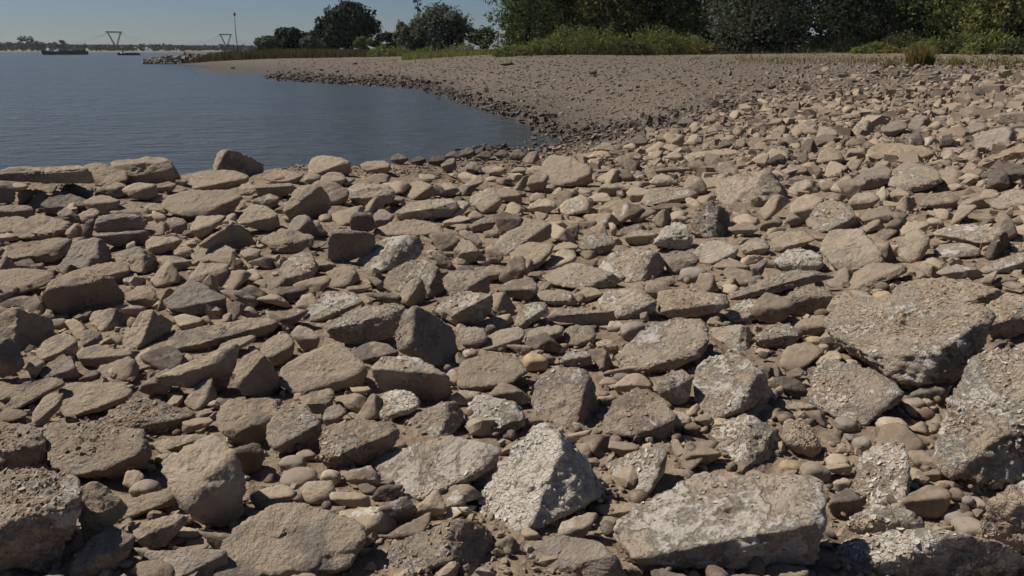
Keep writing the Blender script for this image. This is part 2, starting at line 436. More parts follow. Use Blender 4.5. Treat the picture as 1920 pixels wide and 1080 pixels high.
DS = np.exp(np.linspace(math.log(0.8), math.log(400), 700))
def hit(px, py):
    """first ground point under pixel rays"""
    px = np.atleast_1d(np.asarray(px, float)); py = np.atleast_1d(np.asarray(py, float))
    out = np.zeros((len(px), 3))
    for i in range(0, len(px), 2000):
        d = ray(px[i:i + 2000], py[i:i + 2000])
        hd = np.hypot(d[:, 0], d[:, 1])
        s = DS[None] / hd[:, None]
        P = CAM + d[:, None] * s[..., None]
        below = P[..., 2] < terrain(P[..., 0], P[..., 1])
        k = np.where(below.any(1), below.argmax(1), len(DS) - 1)
        k = np.maximum(k, 1)
        r = np.arange(len(d))
        P0, P1 = P[r, k - 1], P[r, k]
        a = P0[:, 2] - terrain(P0[:, 0], P0[:, 1]); b = P1[:, 2] - terrain(P1[:, 0], P1[:, 1])
        t = np.clip(a / np.where(np.abs(a - b) < 1e-9, 1, a - b), 0, 1)
        out[i:i + 2000] = P0 + (P1 - P0) * t[:, None]
    return out

gi = np.arange(NA * NL).reshape(NA, NL)
tf = np.stack([gi[:-1, :-1], gi[:-1, 1:], gi[1:, 1:], gi[1:, :-1]], -1).reshape(-1, 4)[:, ::-1]
ground = mobj('ground', np.c_[gx.ravel(), gy.ravel(), ZG.ravel()], tf, M_GROUND)
tag(ground, kind='structure')
# a plain under everything, out to the horizon on the land side and behind the camera
land = MB(); land.add([(-3400, -400, 1.30), (3400, -400, 1.30), (3400, 0.3, 1.30), (-3400, 0.3, 1.30)], [(0, 1, 2, 3)])
tag(land.build('terrain', M_GROUND), kind='structure')
wv = [(-3400, 1.0, 0), (60, 1.0, 0), (200, 260, 0), (900, 3400, 0), (-3400, 3400, 0)]
wm = MB(); wm.add(wv, [(0, 1, 2, 3, 4)])
tag(wm.build('water', M_WATER), kind='structure')

# ------------------------------------------------------------------ rocks
_ico = {}
def ico(n):
    if n not in _ico:
        import bmesh
        bm = bmesh.new(); bmesh.ops.create_icosphere(bm, subdivisions=n, radius=1)
        V = np.array([v.co[:] for v in bm.verts]); Fc = np.array([[v.index for v in f.verts] for f in bm.faces]); bm.free()
        V /= np.linalg.norm(V, axis=1, keepdims=True)
        _ico[n] = (V, Fc)
    return _ico[n]

def unit(v): return v / (np.linalg.norm(v) + 1e-12)
def rot_about(v, k, a):
    return v * math.cos(a) + np.cross(k, v) * math.sin(a) + k * (k @ v) * (1 - math.cos(a))

def hull2(P):
    P = sorted(map(tuple, P))
    def half(pts):
        h = []
        for p in pts:
            while len(h) > 1 and (h[-1][0]-h[-2][0])*(p[1]-h[-2][1]) - (h[-1][1]-h[-2][1])*(p[0]-h[-2][0]) <= 0: h.pop()
            h.append(p)
        return h[:-1]
    return np.array(half(P) + half(P[::-1]), float)      # counter-clockwise in (x, y-down) = clockwise on screen

def shape_rock(outline, ridge, fl, rg):
    """solid rock from its outline, its main crease and the ground it stands on; returns verts, faces"""
    O = hull2(outline)
    x0, y0 = O.min(0); x1, y1 = O.max(0)
    wpx, hpx = x1 - x0, y1 - y0
    bi = O[:, 1].argmax(); bx, by = O[bi]
    lowx = O[O[:, 1] > y1 - 0.12 * hpx][:, 0].mean()
    g = hit(lowx, min(by + fl.get('o', 0), 1400))[0]
    B = at(lowx, by, g[1])
    dB = np.linalg.norm(B - CAM); Wm = wpx / F * dB; Hm = hpx / F * dB
    sub = fl.get('q') or (6 if max(wpx, hpx) > 190 else (5 if max(wpx, hpx) > 75 else 4))
    sub = int(sub)
    dirs, Fc = ico(sub)
    if 'p' in fl:                                    # water-worn pebble
        c = at((x0 + x1) / 2, (y0 + y1) / 2, g[1] + 0.3 * Wm)
        ax = np.array([Wm / 2, Wm * rg.uniform(.36, .48), min(Wm, Hm * 1.05) / 2])
        e = rg.uniform(2.2, 3.2)
        rr = (np.abs(dirs) ** e).sum(1) ** (-1 / e)
        V = dirs * rr[:, None] * ax
        tilt = math.atan2(-(O[O[:, 0].argmax()][1] - O[O[:, 0].argmin()][1]), wpx) * 0.6
        ct, st = math.cos(tilt), math.sin(tilt)
        V = np.c_[V[:, 0] * ct - V[:, 2] * st, V[:, 1], V[:, 0] * st + V[:, 2] * ct]
        V = V * (1 + 0.07 * fbm(dirs * 1.6 + rg.uniform(0, 50, 3), 2)[:, None]) + c
    else:
        if ridge is None:
            ya, yb = (0.86, 0.80) if 'l' in fl else (rg.uniform(.42, .66), rg.uniform(.36, .60))
            if rg.random() < .4 and 'l' not in fl: ya, yb = yb, ya
            ridge = [(x0, y0 + ya * hpx), (x1, y0 + yb * hpx)]
        (ra, rb), (sa, sb) = ridge
        lx, ly = sa - ra, sb - rb
        nrm2 = np.array([ly, -lx]); nrm2 = nrm2 / np.linalg.norm(nrm2)
        if nrm2 @ np.array([-0.45, -1.0]) < 0: nrm2 = -nrm2      # towards the lit side
        mid2 = np.array([(ra + sa) / 2, (rb + sb) / 2])
        side = lambda p: (np.asarray(p) - mid2) @ nrm2
        steep = abs(nrm2[0])
        tocam = unit(np.array([CAM[0] - B[0], CAM[1] - B[1], 0]))
        left = np.cross(np.array([0, 0, 1.0]), tocam) * -1      # towards screen left
        if left[0] > 0: left = -left
        npi = np.cross(ray(ra, rb), ray(sa, sb)); npi = unit(npi)
        tc0 = 0.20 + 0.25 * steep + rg.uniform(-.05, .08); lf = 0.10 + 0.75 * steep * (1 if nrm2[0] < 0 else -0.3) + rg.uniform(-.12, .12)
        if 'n' in fl: tc0 += 0.15
        best = None
        for k in range(14):
            tau = tc0 + 0.07 * k
            n1 = unit(np.array([0, 0, 1.0]) + tau * tocam + lf * left)
            e = unit(np.cross(n1, npi))
            dih = R(rg.uniform(68, 82)); n2 = None
            vw = unit(CAM - B)
            for q_ in range(10):
                for s in (1, -1):
                    cand = rot_about(n1, e, s * dih)
                    # the shaded side: image of its outward normal points away from the lit side
                    if np.dot([cand @ RIGHT, -(cand @ UP)], nrm2) < np.dot([n1 @ RIGHT, -(n1 @ UP)], nrm2) and cand @ vw > 0.22:
                        n2 = cand
                if n2 is not None: break
                dih *= 0.88
            if n2 is None: n2 = unit(vw + 0.2 * e)
            for kk in (1.0, 0.6, 0.3):                   # broken faces undercut a little, away from the sun
                c2 = unit(n2 + kk * (0.22 * RIGHT - np.array([0, 0, 0.24])))
                if c2 @ vw > 0.2: n2 = c2; break
            onF2 = side((lowx, by)) < 0
            nB, nO = (n2, n1) if onF2 else (n1, n2)
            rm = ray(*mid2)
            cr = CAM + rm * (((B - CAM) @ nB) / (rm @ nB))
            t1, t2 = (cr, B) if onF2 else (B, cr)
            P = []
            for p in O:
                dr = ray(*p)
                pt, nn = (t1, n1) if side(p) >= 0 else (t2, n2)
                den = dr @ nn
                t = ((pt - CAM) @ nn) / den if den < -0.02 else dB * 1.5
                P.append(CAM + dr * np.clip(t, dB - 0.45 * Wm, dB + 1.15 * Wm))
            P = np.array(P)
            dep = ((P - B) @ (-tocam))
            if dep.max() - dep.min() < 0.85 * Wm + 0.1 * Hm: break
        away = -tocam
        planes = [(n1, t1), (n2, t2)]
        nO_ = len(O)
        for i in range(nO_):
            j = (i + 1) % nO_
            em = O[j] - O[i]
            o2 = np.array([em[1], -em[0]])
            if o2 @ ((O[i] + O[j]) / 2 - O.mean(0)) < 0: o2 = -o2
            o2 = unit(o2)
            m = unit(np.cross(P[j] - P[i], ray(*((O[i] + O[j]) / 2))))
            if (m @ RIGHT) * o2[0] - (m @ UP) * o2[1] < 0: m = -m
            dn = o2[1]
            tl = R(rg.uniform(8, 24)) if dn < 0.35 else R(0.5)
            planes.append((unit(m * math.cos(tl) + unit(ray(*mid2)) * math.sin(tl)), (P[i] + P[j]) / 2))
        bk = P[dep.argmax()] + away * 0.12 * Wm
        planes.append((unit(away + np.array([rg.uniform(-.3, .3), 0, 0.15])), bk))
        zb = min(B[2], terrain(*(P.mean(0)[:2])).item()) - 0.10 * max(Hm, .1) - (0.0 if 'o' not in fl else 0.0)
        c = P.mean(0) + away * 0.10 * Wm
        c[2] -= 0.12 * Hm
        planes.append((np.array([0, 0, -1.0]), np.array([c[0], c[1], min(zb, c[2] - 0.2 * Hm)])))
        vv = unit(CAM - c)
        for _ in range(rg.integers(13, 22) if 'r' not in fl else 6):              # broken corners
            n = unit(rg.normal(size=3) + 0.4 * vv)
            sup = (P @ n).max()
            depth = (sup - c @ n) * rg.uniform(.93 if 's' in fl else .86, .99)
            planes.append((n, c + n * depth))
        N = np.array([p[0] for p in planes]); D = np.array([(p[1] - c) @ p[0] for p in planes])
        for _ in range(40):                              # keep the centre inside every plane
            if D.min() > 0.06 * min(Wm, Hm): break
            i = D.argmin(); c = c - N[i] * (0.08 * min(Wm, Hm) - D[i]); D = np.array([(p[1] - c) @ p[0] for p in planes])
        D = np.maximum(D, 0.03 * min(Wm, Hm))
        el = np.array([1.0, 0.9, np.clip(Hm / Wm, .45, 1.6)]); dd = dirs * el; dd /= np.linalg.norm(dd, axis=1, keepdims=True)
        pw = 160 if 's' in fl else (26 if 'r' in fl else rg.uniform(80, 130))
        # warp the facets a little so that no face is a true plane
        wob = 1 + 0.06 * np.stack([vnoise(dd * 2.2 + rg.uniform(0, 90), i) for i in range(1)], 1)
        G = np.maximum((dd @ N.T) / D, 1e-4)
        mx = G.max(1, keepdims=True)
        rr = 1 / (mx[:, 0] * (((G / mx) ** pw).sum(1)) ** (1 / pw))
        V = dd * rr[:, None]
        s = math.sqrt(Wm * max(Hm, .3 * Wm))
        o = rg.uniform(0, 99, 3)
        amp = 0.55 if 'r' in fl else 1.0
        dsp = 0.014 * amp * fbm(V / s * 3.2 + o, 3, 3) + 0.017 * amp * fbm(V / s * 9 + o, 4, 8, 0.62)
        if sub >= 5: dsp += 0.0065 * amp * fbm(V / s * 34 + o, 3, 14, 0.65)
        lay = fbm(V / s * np.array([1.2, 1.2, 13.0]) + o + 31, 2, 61); dsp += 0.010 * amp * (np.floor(lay * 3) / 3 - lay) * (rg.random() < .45)
        rid = 1 - np.abs(fbm(V / s * np.array([3.5, 3.5, 8.0]) + o + 9, 3, 21))
        dsp += -0.030 * amp * np.clip(rid - 0.72, 0, 1) * 2
        if fl.get('f', 0):
            dsp += 0.0016 * fl['f'] * np.abs(fbm(V * 30 + o, 2, 31)) / max(s, .1) * 1.0
        if 's' not in fl and s > 0.15:                    # chipped steps
            st = fbm(V / s * 2.3 + o, 2, 55); dsp += 0.018 * (np.floor(st * 4) / 4 - st)
        V = V + dd * (dsp * s)[:, None] + c
    # settle the outline on the photographed one (size only)
    px, py = proj(V)
    vis = py < 1e5
    a0, a1, b0, b1 = px[vis].min(), px[vis].max(), py[vis].min(), py[vis].max()
    cc = V.mean(0)
    kx = np.clip(wpx / (a1 - a0), .7, 1.4); ky = np.clip(hpx / (min(b1, y1 + 0.25 * hpx) - b0), .75, 1.3)
    q = V - cc
    q = q + np.outer(q @ RIGHT, RIGHT) * (kx - 1) + np.outer(q @ UP, UP) * (ky - 1)
    V = q + cc
    px, py = proj(V)
    dcen = np.linalg.norm(cc - CAM)
    V = V + RIGHT * (((x0 + x1) / 2 - (px.min() + px.max()) / 2) / F * dcen) + UP * ((-(y0 - py.min())) / F * dcen)
    return V, Fc, Wm, Hm

def flakes_on(V, Fc, n, size, rg, up_bias=0.1):
    """thin curled chips of dried crust standing off a rock's skin"""
    A = V[Fc]; nr = np.cross(A[:, 1] - A[:, 0], A[:, 2] - A[:, 0]); ar = np.linalg.norm(nr, axis=1); nr = nr / (ar[:, None] + 1e-12)
    cen = A.mean(1); vis = ((CAM - cen) * nr).sum(1) > -0.1 * np.linalg.norm(CAM - cen, axis=1)
    clump = np.clip(fbm(cen * 6 + rg.uniform(0, 50, 3), 3, 77) + 0.35, 0, 1)
    w = ar * vis * np.clip(nr[:, 2] + 0.45, 0, 1) * clump
    if w.sum() <= 0: return None
    idx = rg.choice(len(Fc), n, p=w / w.sum())
    K = 6
    th = np.linspace(0, 2 * math.pi, K, endpoint=False)
    nn = nr[idx]; a = np.cross(nn, rg.normal(size=(n, 3))); a /= np.linalg.norm(a, axis=1, keepdims=True); b = np.cross(nn, a)
    sz = size * np.clip(rg.lognormal(0, 0.4, n), .5, 1.7); asp = rg.uniform(.45, 1.0, n)
    p0 = cen[idx] + nn * (sz * 0.10)[:, None]
    tilt = rg.normal(0, 0.11, n); curl = rg.uniform(-0.35, 0.35, n)
    out = [p0]
    for k in range(K):
        r = sz * rg.uniform(.6, 1.15, n)
        ca, cb = np.cos(th[k]) * r, np.sin(th[k]) * r * asp
        hgt = curl * cb * cb / sz * 1.2 + tilt * ca + 0.002
        out.append(p0 + a * ca[:, None] + b * cb[:, None] + nn * hgt[:, None])
    Vf = np.stack(out, 1).reshape(-1, 3)
    base = (np.arange(n) * (K + 1))[:, None, None]
    tri = np.array([[0, 1 + k, 1 + (k + 1) % K] for k in range(K)])[None]
    return Vf, (base + tri).reshape(-1, 3)

CAT = """
# outline | ridge | flags | nickname/label
0,882 60,878 110,880 140,892 152,915 155,945 150,985 140,1020 100,1060 75,1090 -60,1095 -80,960|-30,1010 152,955|w3 f5 A|peeling boulder cut by the picture's lower left corner
146,905 185,902 200,925 240,945 205,972 178,995 160,1025 145,1010|148,925 238,944||
80,800 150,790 230,800 275,815 285,850 262,880 225,895 146,900 90,880 82,840|148,897 285,848|w1 f3 A o14|mud-cracked slab overhanging a dark hollow
302,880 318,862 340,850 400,822 418,813 428,832 440,878 455,895 463,935 455,980 420,990 385,992 352,965 335,930 315,905|345,950 440,885|w1 s A|tall tilted tan boulder with a shaded foot
240,985 260,978 345,963 350,972 335,995 310,1025 280,1033 255,1005|258,1010 348,978||
128,1080 135,1050 150,1030 180,1005 210,985 232,988 255,1010 250,1030 215,1060 200,1090 130,1090|140,1070 250,1020|f2|
265,1050 290,1032 310,1030 345,1045 385,1038 425,1045 430,1065 428,1090 275,1095|340,1088 430,1055|g|
243,910 262,898 285,900 302,912 290,928 255,936 245,925||p|
204,975 225,945 255,935 290,918 330,918 333,945 300,955 260,968 215,980|206,977 333,940||
287,835 300,822 380,814 400,818 360,840 330,852 300,850|290,847 390,825||
290,858 305,850 325,853 320,870 300,876||p|
400,1050 440,1000 520,940 600,950 640,975 690,1000 660,1040 650,1095 400,1095|400,1090 655,1085|l n A|low sandy slab between the tall boulder and the pyramid
698,880 715,850 745,836 800,825 855,815 890,818 912,835 940,850 935,870 915,885 870,915 820,945 780,940 745,925 710,910|770,945 930,872|w5 f2 A|oval slab with white flecked top
650,1090 660,1045 700,1025 760,1005 830,985 870,972 905,975 930,1010 945,1050 950,1095|862,972 885,1090|w2 f3 A|rounded boulder with a dark end at the bottom edge
1018,792 1040,808 1068,845 1100,880 1138,920 1100,940 1040,970 985,1000 950,1005 915,975 897,955 905,905 930,870 965,835|1022,795 1088,955|w9 f6 s A|white-crusted pyramid boulder;white-crusted pyramid boulder, the whitest stone of the foreground
1130,875 1140,865 1170,850 1240,838 1252,850 1245,875 1215,895 1215,930 1200,940 1165,930 1140,915 1132,895|1246,842 1200,938|w5 f4|
1150,995 1165,975 1240,930 1290,895 1330,884 1420,885 1530,890 1552,912 1548,960 1535,1010 1530,1060 1400,1068 1260,1072 1200,1060 1170,1020|1180,1032 1545,1003|w4 f1 s A o8|broad foreground slab with streaked crust
948,1090 955,1040 985,1015 1030,1005 1090,1003 1130,1015 1160,1045 1182,1095|1100,1095 1172,1050|g A|smooth grey boulder at the bottom edge
1518,1085 1530,1040 1560,1028 1620,1010 1700,990 1790,1000 1850,1020 1930,1040 1980,1060 1980,1110 1520,1110|1700,1105 1760,1060|w5 f9 A|pale flaking boulder in the bottom right corner
1600,870 1620,845 1655,830 1690,828 1702,850 1705,900 1710,950 1690,975 1640,965 1600,950 1596,900|1695,828 1706,970|w6 f8 A|pale upright crusted block among dark pebbles
1580,1000 1595,960 1650,945 1710,955 1735,985 1720,1010 1640,1015 1585,1015||w4 f9|
1740,870 1755,800 1780,740 1800,680 1830,655 1920,652 1985,660 1995,760 1990,900 1880,920 1800,905 1755,895|1762,900 1985,840|w4 f9 A|huge pale flaking boulder cut by the picture's edge
1830,1000 1850,950 1880,915 1925,900 1980,910 1980,1040 1880,1045||w3 f8|
1785,1000 1800,972 1830,968 1845,985 1835,1005 1815,1015 1795,1012||p|
1760,975 1775,952 1800,945 1828,950 1820,970 1780,988||p g|
1812,940 1830,930 1848,936 1848,950 1828,957 1815,952||p|
1460,870 1475,862 1500,866 1505,876 1488,888 1466,884||p y|yellow pebble at the far edge of the broad slab
1500,870 1530,865 1550,885 1558,900 1540,905 1515,895||p|
1598,838 1605,824 1625,818 1634,826 1625,844 1608,850||p g|
1545,868 1560,852 1585,850 1592,862 1570,876||p|
497,830 505,790 525,765 555,755 580,770 600,800 605,820 575,845 540,852 510,845|505,845 600,800|w2 f2|
522,865 530,853 560,853 575,864 568,878 540,886 525,880||p|
525,895 540,878 575,875 596,888 580,905 545,912||p|
562,920 575,903 600,900 625,905 632,930 610,947 580,945 565,935|570,945 632,925|r|
528,928 540,918 560,922 572,938 560,946 535,942||p|
600,895 612,880 632,884 640,900 625,912 608,908||p|
692,770 715,745 740,730 775,740 788,760 770,775 720,790|700,785 788,765|w5 f6|
597,830 610,800 660,785 720,790 745,800 750,825 700,870 640,880 605,870|600,860 750,812|w3 f5|
-20,585 0,575 28,578 90,590 103,610 95,630 70,655 28,665 -20,660|22,576 30,668|s A|dark-faced block cut by the picture's edge
-10,578 20,560 60,558 82,578 30,584||n|
-20,640 20,632 35,650 45,680 30,700 -20,710|-15,648 35,650||
66,665 75,645 100,630 130,625 145,640 148,660 135,672 110,678 75,678|72,675 148,652|r|
72,700 90,682 115,663 128,665 140,690 150,710 120,712 85,710|78,708 146,692|g s A|small bluish grey pyramid stone
50,690 52,670 75,672 85,680 70,705 55,712||r|
143,665 155,652 200,648 225,660 248,668 225,685 190,692 155,685|143,668 235,664|r|
150,640 155,622 170,618 190,628 193,640 175,650 155,650|160,648 192,632||
167,590 190,577 215,580 248,592 245,610 225,622 190,623 175,610|213,580 204,624|s|
228,650 232,630 250,600 265,582 285,580 315,592 325,605 315,622 275,635 262,655 245,660|284,580 262,656|s A|leaning wedge with a dark shaded flank
305,572 330,545 352,521 370,525 400,545 425,562 420,580 400,593 350,588 315,580|305,578 424,566|g s A|pale grey peaked block
293,585 298,560 310,540 330,540 320,555 305,580|305,542 300,585||
325,595 350,588 378,600 380,612 360,620 335,617|328,612 380,605|r|
215,580 230,570 255,575 275,582 260,595 230,590||r|
236,565 245,542 270,535 295,545 298,575 280,580 250,575|238,562 298,560||
75,560 85,535 105,520 190,515 215,525 232,550 235,570 215,585 170,590 130,592 95,590|80,540 225,530|g f3 A|dark rough-faced block;dark rough-faced block behind the leaning wedge and the dark-faced edge block
72,560 80,545 110,543 98,560 100,585 85,590|95,543 92,588||
310,640 325,625 380,615 430,603 480,595 515,595 522,612 495,630 440,645 380,662 330,660|315,655 515,615|A|long low tan slab
402,665 415,645 450,632 480,628 478,640 450,652 425,668 408,675|404,672 478,636|r|
220,702 245,685 275,668 305,670 318,680 300,692 260,697|222,702 316,680||
-20,735 40,715 105,707 122,720 90,735 60,750 25,768 -20,775|0,775 120,720||
110,735 150,718 200,716 245,728 250,745 230,760 190,775 150,785 125,785 118,760|120,785 250,750|A|pinkish tan flat-topped slab
180,800 200,770 250,745 290,740 320,755 370,775 355,805 280,815 200,812|185,806 368,785|w2 f7|
58,800 65,770 90,740 118,735 120,760 100,785 75,805|62,798 118,752||
345,755 365,730 380,710 398,708 405,735 408,752 385,760 370,772|398,708 388,762|s A|sharp upright triangular stone
280,720 350,695 420,675 450,645 440,700 425,735 405,725|300,722 448,672||
438,720 443,690 460,665 480,655 500,670 520,700 527,725 510,740 480,745 445,735|441,726 496,668|A|hunched rock casting a round shadow
487,645 515,628 545,625 552,640 553,665 530,685 500,690 485,670|487,680 553,650||
480,630 490,612 515,597 521,605 515,620 495,635|482,628 520,606||
522,700 545,680 600,655 640,640 665,655 690,700 680,725 620,735 570,745 540,735|530,735 690,712|A n|broad sloping tan slab
545,630 555,610 570,620 590,622 600,640 590,660 570,660 565,640||r|
645,675 670,650 700,640 730,645 748,665 735,680 700,688 665,685|648,678 748,666|r A|domed stone with a dark underside
612,615 620,600 660,582 720,570 755,568 760,580 745,610 740,630 700,645 640,648 615,640|612,612 748,598|w3 f5 A|loaf-shaped block fringed with white crust
740,640 745,605 757,582 770,573 790,585 845,605 850,630 860,665 850,685 810,688 775,668 745,660|768,573 774,672|w2 f3 s A|dark pyramid rock with a lit left face
695,685 702,672 735,667 790,672 815,690 835,710 850,735 840,750 800,753 760,735 720,735 697,720|695,682 840,715|w2 f1 A|grey-fronted block with a pale rim
808,585 840,560 865,545 900,548 925,560 920,585 895,610 860,612 830,595|830,602 918,556|w4 f3|
560,600 590,570 610,548 640,545 670,552 682,570 655,585 620,600 580,605|570,606 682,572|w4 f3|
900,645 910,635 940,615 975,612 985,630 970,650 930,658 905,658|902,655 985,636|r|
858,620 880,612 910,617 915,640 895,655 870,650|||
855,690 880,672 940,662 985,675 990,700 960,720 900,735 865,725||l n|
870,800 875,760 890,738 930,745 970,765 985,790 960,812 910,818 880,815|880,818 985,785|w6 f5|
755,795 770,775 820,760 850,752 868,770 870,795 845,825 800,830 765,815|842,752 842,828|w3 f3|
605,775 615,762 640,758 650,775 630,795 608,800||g|
560,745 590,730 620,728 628,745 610,755 590,775 570,768|575,772 627,738||
405,790 415,765 440,750 490,745 525,755 528,775 510,800 500,825 470,835 430,820 410,805|412,815 525,790|A|plump rounded tan rock
432,840 460,835 485,830 498,850 490,880 460,892 445,870|435,845 495,842|k|
-20,800 30,792 70,805 85,830 80,870 40,880 -20,885||w2 f5|
1152,670 1175,640 1210,615 1250,600 1290,595 1318,603 1330,620 1325,650 1305,675 1260,695 1210,703 1170,698|1160,695 1325,660|w3 f2 A|big oval boulder leaning up to the right
1297,700 1310,675 1335,660 1380,660 1410,672 1430,695 1450,740 1430,760 1380,775 1345,790 1310,785 1298,745|1424,690 1372,780|w4 f3 s A|square block with white crusted top and dark right face
992,760 995,720 1020,690 1060,685 1095,690 1110,715 1122,750 1115,790 1085,805 1050,808 1010,785|1098,690 1080,808|w3 f2 s A|tan block with white flakes along its dark right edge
1132,790 1140,770 1170,745 1200,725 1225,735 1255,760 1270,790 1262,820 1200,828 1145,820|1140,825 1268,805|w2 f2 A|triangular tan rock with flaking corners
1120,560 1140,545 1175,540 1210,550 1232,575 1225,585 1190,600 1150,600 1130,585|1140,600 1226,560|w3 f1 A|wedge with a bare pale scar on its ridge
1027,595 1035,580 1070,578 1150,585 1155,605 1120,612 1060,605 1030,602|1027,586 1155,592|w2|
1007,550 1020,543 1070,545 1083,570 1060,575 1035,572 1015,562|1008,560 1083,568|t|
962,600 975,580 1005,566 1025,570 1028,582 1000,605 980,618 963,612|964,612 1028,576|w4 f3|
987,630 1000,615 1040,608 1058,615 1055,630 1030,640 995,645|988,640 1058,622||
1055,640 1065,615 1080,608 1115,612 1118,640 1105,652 1070,652|1058,650 1118,638||
1117,645 1130,636 1150,640 1158,652 1145,662 1125,658||w2 r|
980,670 995,662 1015,668 1028,685 1015,697 995,692||p y|
1163,625 1172,606 1195,602 1211,612 1205,632 1180,640||p g|
1150,710 1160,699 1180,699 1186,708 1172,721||p|
1120,748 1130,738 1148,740 1156,750 1145,760 1126,758||p|
1050,680 1060,662 1085,655 1110,665 1105,685 1080,692||w4 f3|
1330,620 1345,608 1390,610 1415,620 1420,650 1400,663 1370,658 1340,640|1392,608 1394,662|w3 f1 s|
1360,595 1380,570 1410,560 1430,580 1420,600 1395,608 1365,605|1365,606 1428,590|w5 f5|
1230,555 1250,540 1330,545 1365,560 1370,580 1330,590 1260,600 1235,585||w2 f3|
1230,720 1250,700 1280,693 1300,710 1300,745 1275,760 1245,750||w3 f4|
1312,850 1320,810 1345,785 1400,775 1450,790 1470,815 1465,855 1440,875 1390,880 1335,870|1425,780 1398,880|w4 f7 A|curled-crust block with a dark right face
1418,760 1440,748 1500,752 1535,765 1520,775 1450,770|1420,766 1535,768|t w2|
1465,800 1480,785 1520,800 1540,840 1530,860 1490,850 1470,830||w2 f6|
1540,600 1550,570 1600,555 1700,562 1780,550 1850,565 1870,590 1855,620 1840,650 1820,690 1790,715 1720,730 1690,722 1650,690 1600,645 1550,625|1640,700 1860,625|w3 f9 A o18|giant tilted crusted slab with a dark gap beneath
1670,560 1680,530 1720,520 1800,522 1850,530 1880,545 1860,580 1800,590 1720,585|1680,585 1875,560|w1 f3|
1548,590 1560,560 1590,543 1630,545 1650,570 1640,590 1600,600 1560,602||w2 f3 r|
1636,562 1645,548 1662,545 1673,554 1664,570 1645,573||p y|pale yellow pebble resting on the giant crusted slab
1840,590 1860,560 1880,548 1925,550 1970,560 1970,600 1900,620 1870,640 1850,615|1845,605 1965,580|w2 f3|
1510,740 1530,700 1550,672 1590,690 1640,715 1680,730 1697,745 1680,765 1640,790 1620,805 1570,780 1530,765|1600,808 1697,742|w4 f5 A|flat crusted slab in front of the giant slab
1690,765 1705,748 1728,745 1736,758 1718,776||p g|
1642,785 1670,780 1702,785 1698,800 1675,815 1655,805||p|
1565,795 1575,782 1595,780 1606,792 1600,806 1580,808||p g|
1510,640 1522,630 1542,632 1546,642 1532,652 1515,648||p y|
1532,656 1542,645 1555,648 1552,662 1540,667||p|
1450,712 1475,705 1505,722 1516,738 1490,748 1470,735||k t|
1465,570 1480,545 1520,535 1560,540 1565,570 1545,590 1490,592 1470,590|1466,556 1565,556|w3 f3|
1395,660 1430,652 1490,652 1510,660 1480,672 1410,670||p g|
1410,640 1430,610 1480,605 1500,630 1480,655 1430,655||w4 f6|
-20,325 10,312 50,310 155,311 170,325 178,345 120,345 95,338 40,335 -20,338|-15,322 172,322|o40 t A|flat slab roofing a black hollow at the water
-20,345 10,340 28,352 30,375 15,385 -20,388|-15,348 28,352|g|
108,305 115,292 145,288 172,298 178,308 150,313 115,312||A|lone knob of rock behind the roofing slab
157,312 185,305 210,308 240,330 235,345 200,350 180,350||l|
207,305 225,297 310,293 322,300 328,320 340,330 335,342 280,345 240,345 212,335|207,313 330,311|s A|flat-topped block on the river's edge
398,318 400,295 412,281 430,280 465,292 495,305 497,318 470,333 430,330 400,325|402,330 418,280|s A|high dark crest block against the river
352,345 360,328 390,320 425,318 460,327 468,338 440,355 400,358 360,355|355,352 468,338|f1|
228,358 250,347 275,342 295,355 298,368 275,377 245,372|230,364 294,352|A|almond-shaped stone with a lit top
288,355 300,343 325,340 332,350 320,362 295,362|||
300,385 310,370 345,358 400,355 440,362 455,375 445,395 415,412 370,405 330,405 315,398|335,408 456,374|A|large smooth slab below the crest block
270,390 285,380 305,385 315,400 295,408 275,402|||
112,358 125,342 160,342 178,355 175,372 140,375 115,368||g|
50,392 62,370 85,360 92,375 82,396|80,360 85,395||
75,390 85,362 105,357 150,372 180,387 150,398 100,402|78,392 178,385|g f2|
-20,390 30,384 60,390 65,405 30,412 -20,412||g t|
177,360 195,345 225,340 240,350 235,368 205,372|||
175,430 185,410 205,402 235,400 270,405 278,415 275,432 230,436 180,436|180,413 278,411|g|
205,398 250,380 270,392 275,405 220,404||l|
175,438 190,432 272,431 278,445 270,460 215,463 180,448|176,439 278,436|g s A|straight-edged grey slab;straight-edged grey slab lying level behind the grey pyramid rock
107,402 120,390 140,395 152,412 140,422 115,412||g|
147,402 180,390 188,400 175,420 155,418|150,412 185,404||
22,437 45,412 90,402 115,410 140,430 138,448 100,450 60,447 30,449|60,450 140,426||
-20,415 20,405 55,412 60,430 20,440 -20,438||l|
-20,452 40,445 135,452 125,475 100,492 60,497 30,490 -20,482|0,490 130,468|A|low slab with a notched left end
112,500 135,465 155,445 180,447 205,462 210,485 195,495 155,505 120,503|179,446 182,503|g s A|grey pyramid rock with a split lit face
215,480 225,465 265,462 290,475 298,490 290,508 265,513 240,505 220,495|271,464 271,514|s|
272,460 285,445 320,443 342,450 325,470 295,478 275,475|274,466 342,455||
294,490 310,480 350,487 362,498 340,508 310,502||r|
277,432 300,415 320,425 327,440 300,443 280,442|300,416 312,443||
312,415 330,407 350,415 352,430 335,438 320,430||g|
355,435 362,410 385,403 425,415 400,430 375,448|358,432 424,418||
370,462 400,440 440,420 460,430 482,455 470,465 440,470 400,470|366,468 442,420|s A|sloping wedge with a broad dark flank
357,480 365,465 400,448 425,452 440,475 448,488 425,492 400,497 365,492|362,494 444,474|f1 r|
325,475 338,462 360,463 365,478 345,486|||
110,525 150,505 215,490 245,505 240,520 200,530 150,535|115,533 245,512|l|
-20,508 60,502 95,512 105,530 60,540 30,552 -20,555|0,555 105,520|A|wide flat slab with a dark right end
230,525 242,512 262,513 258,530 238,537||r|
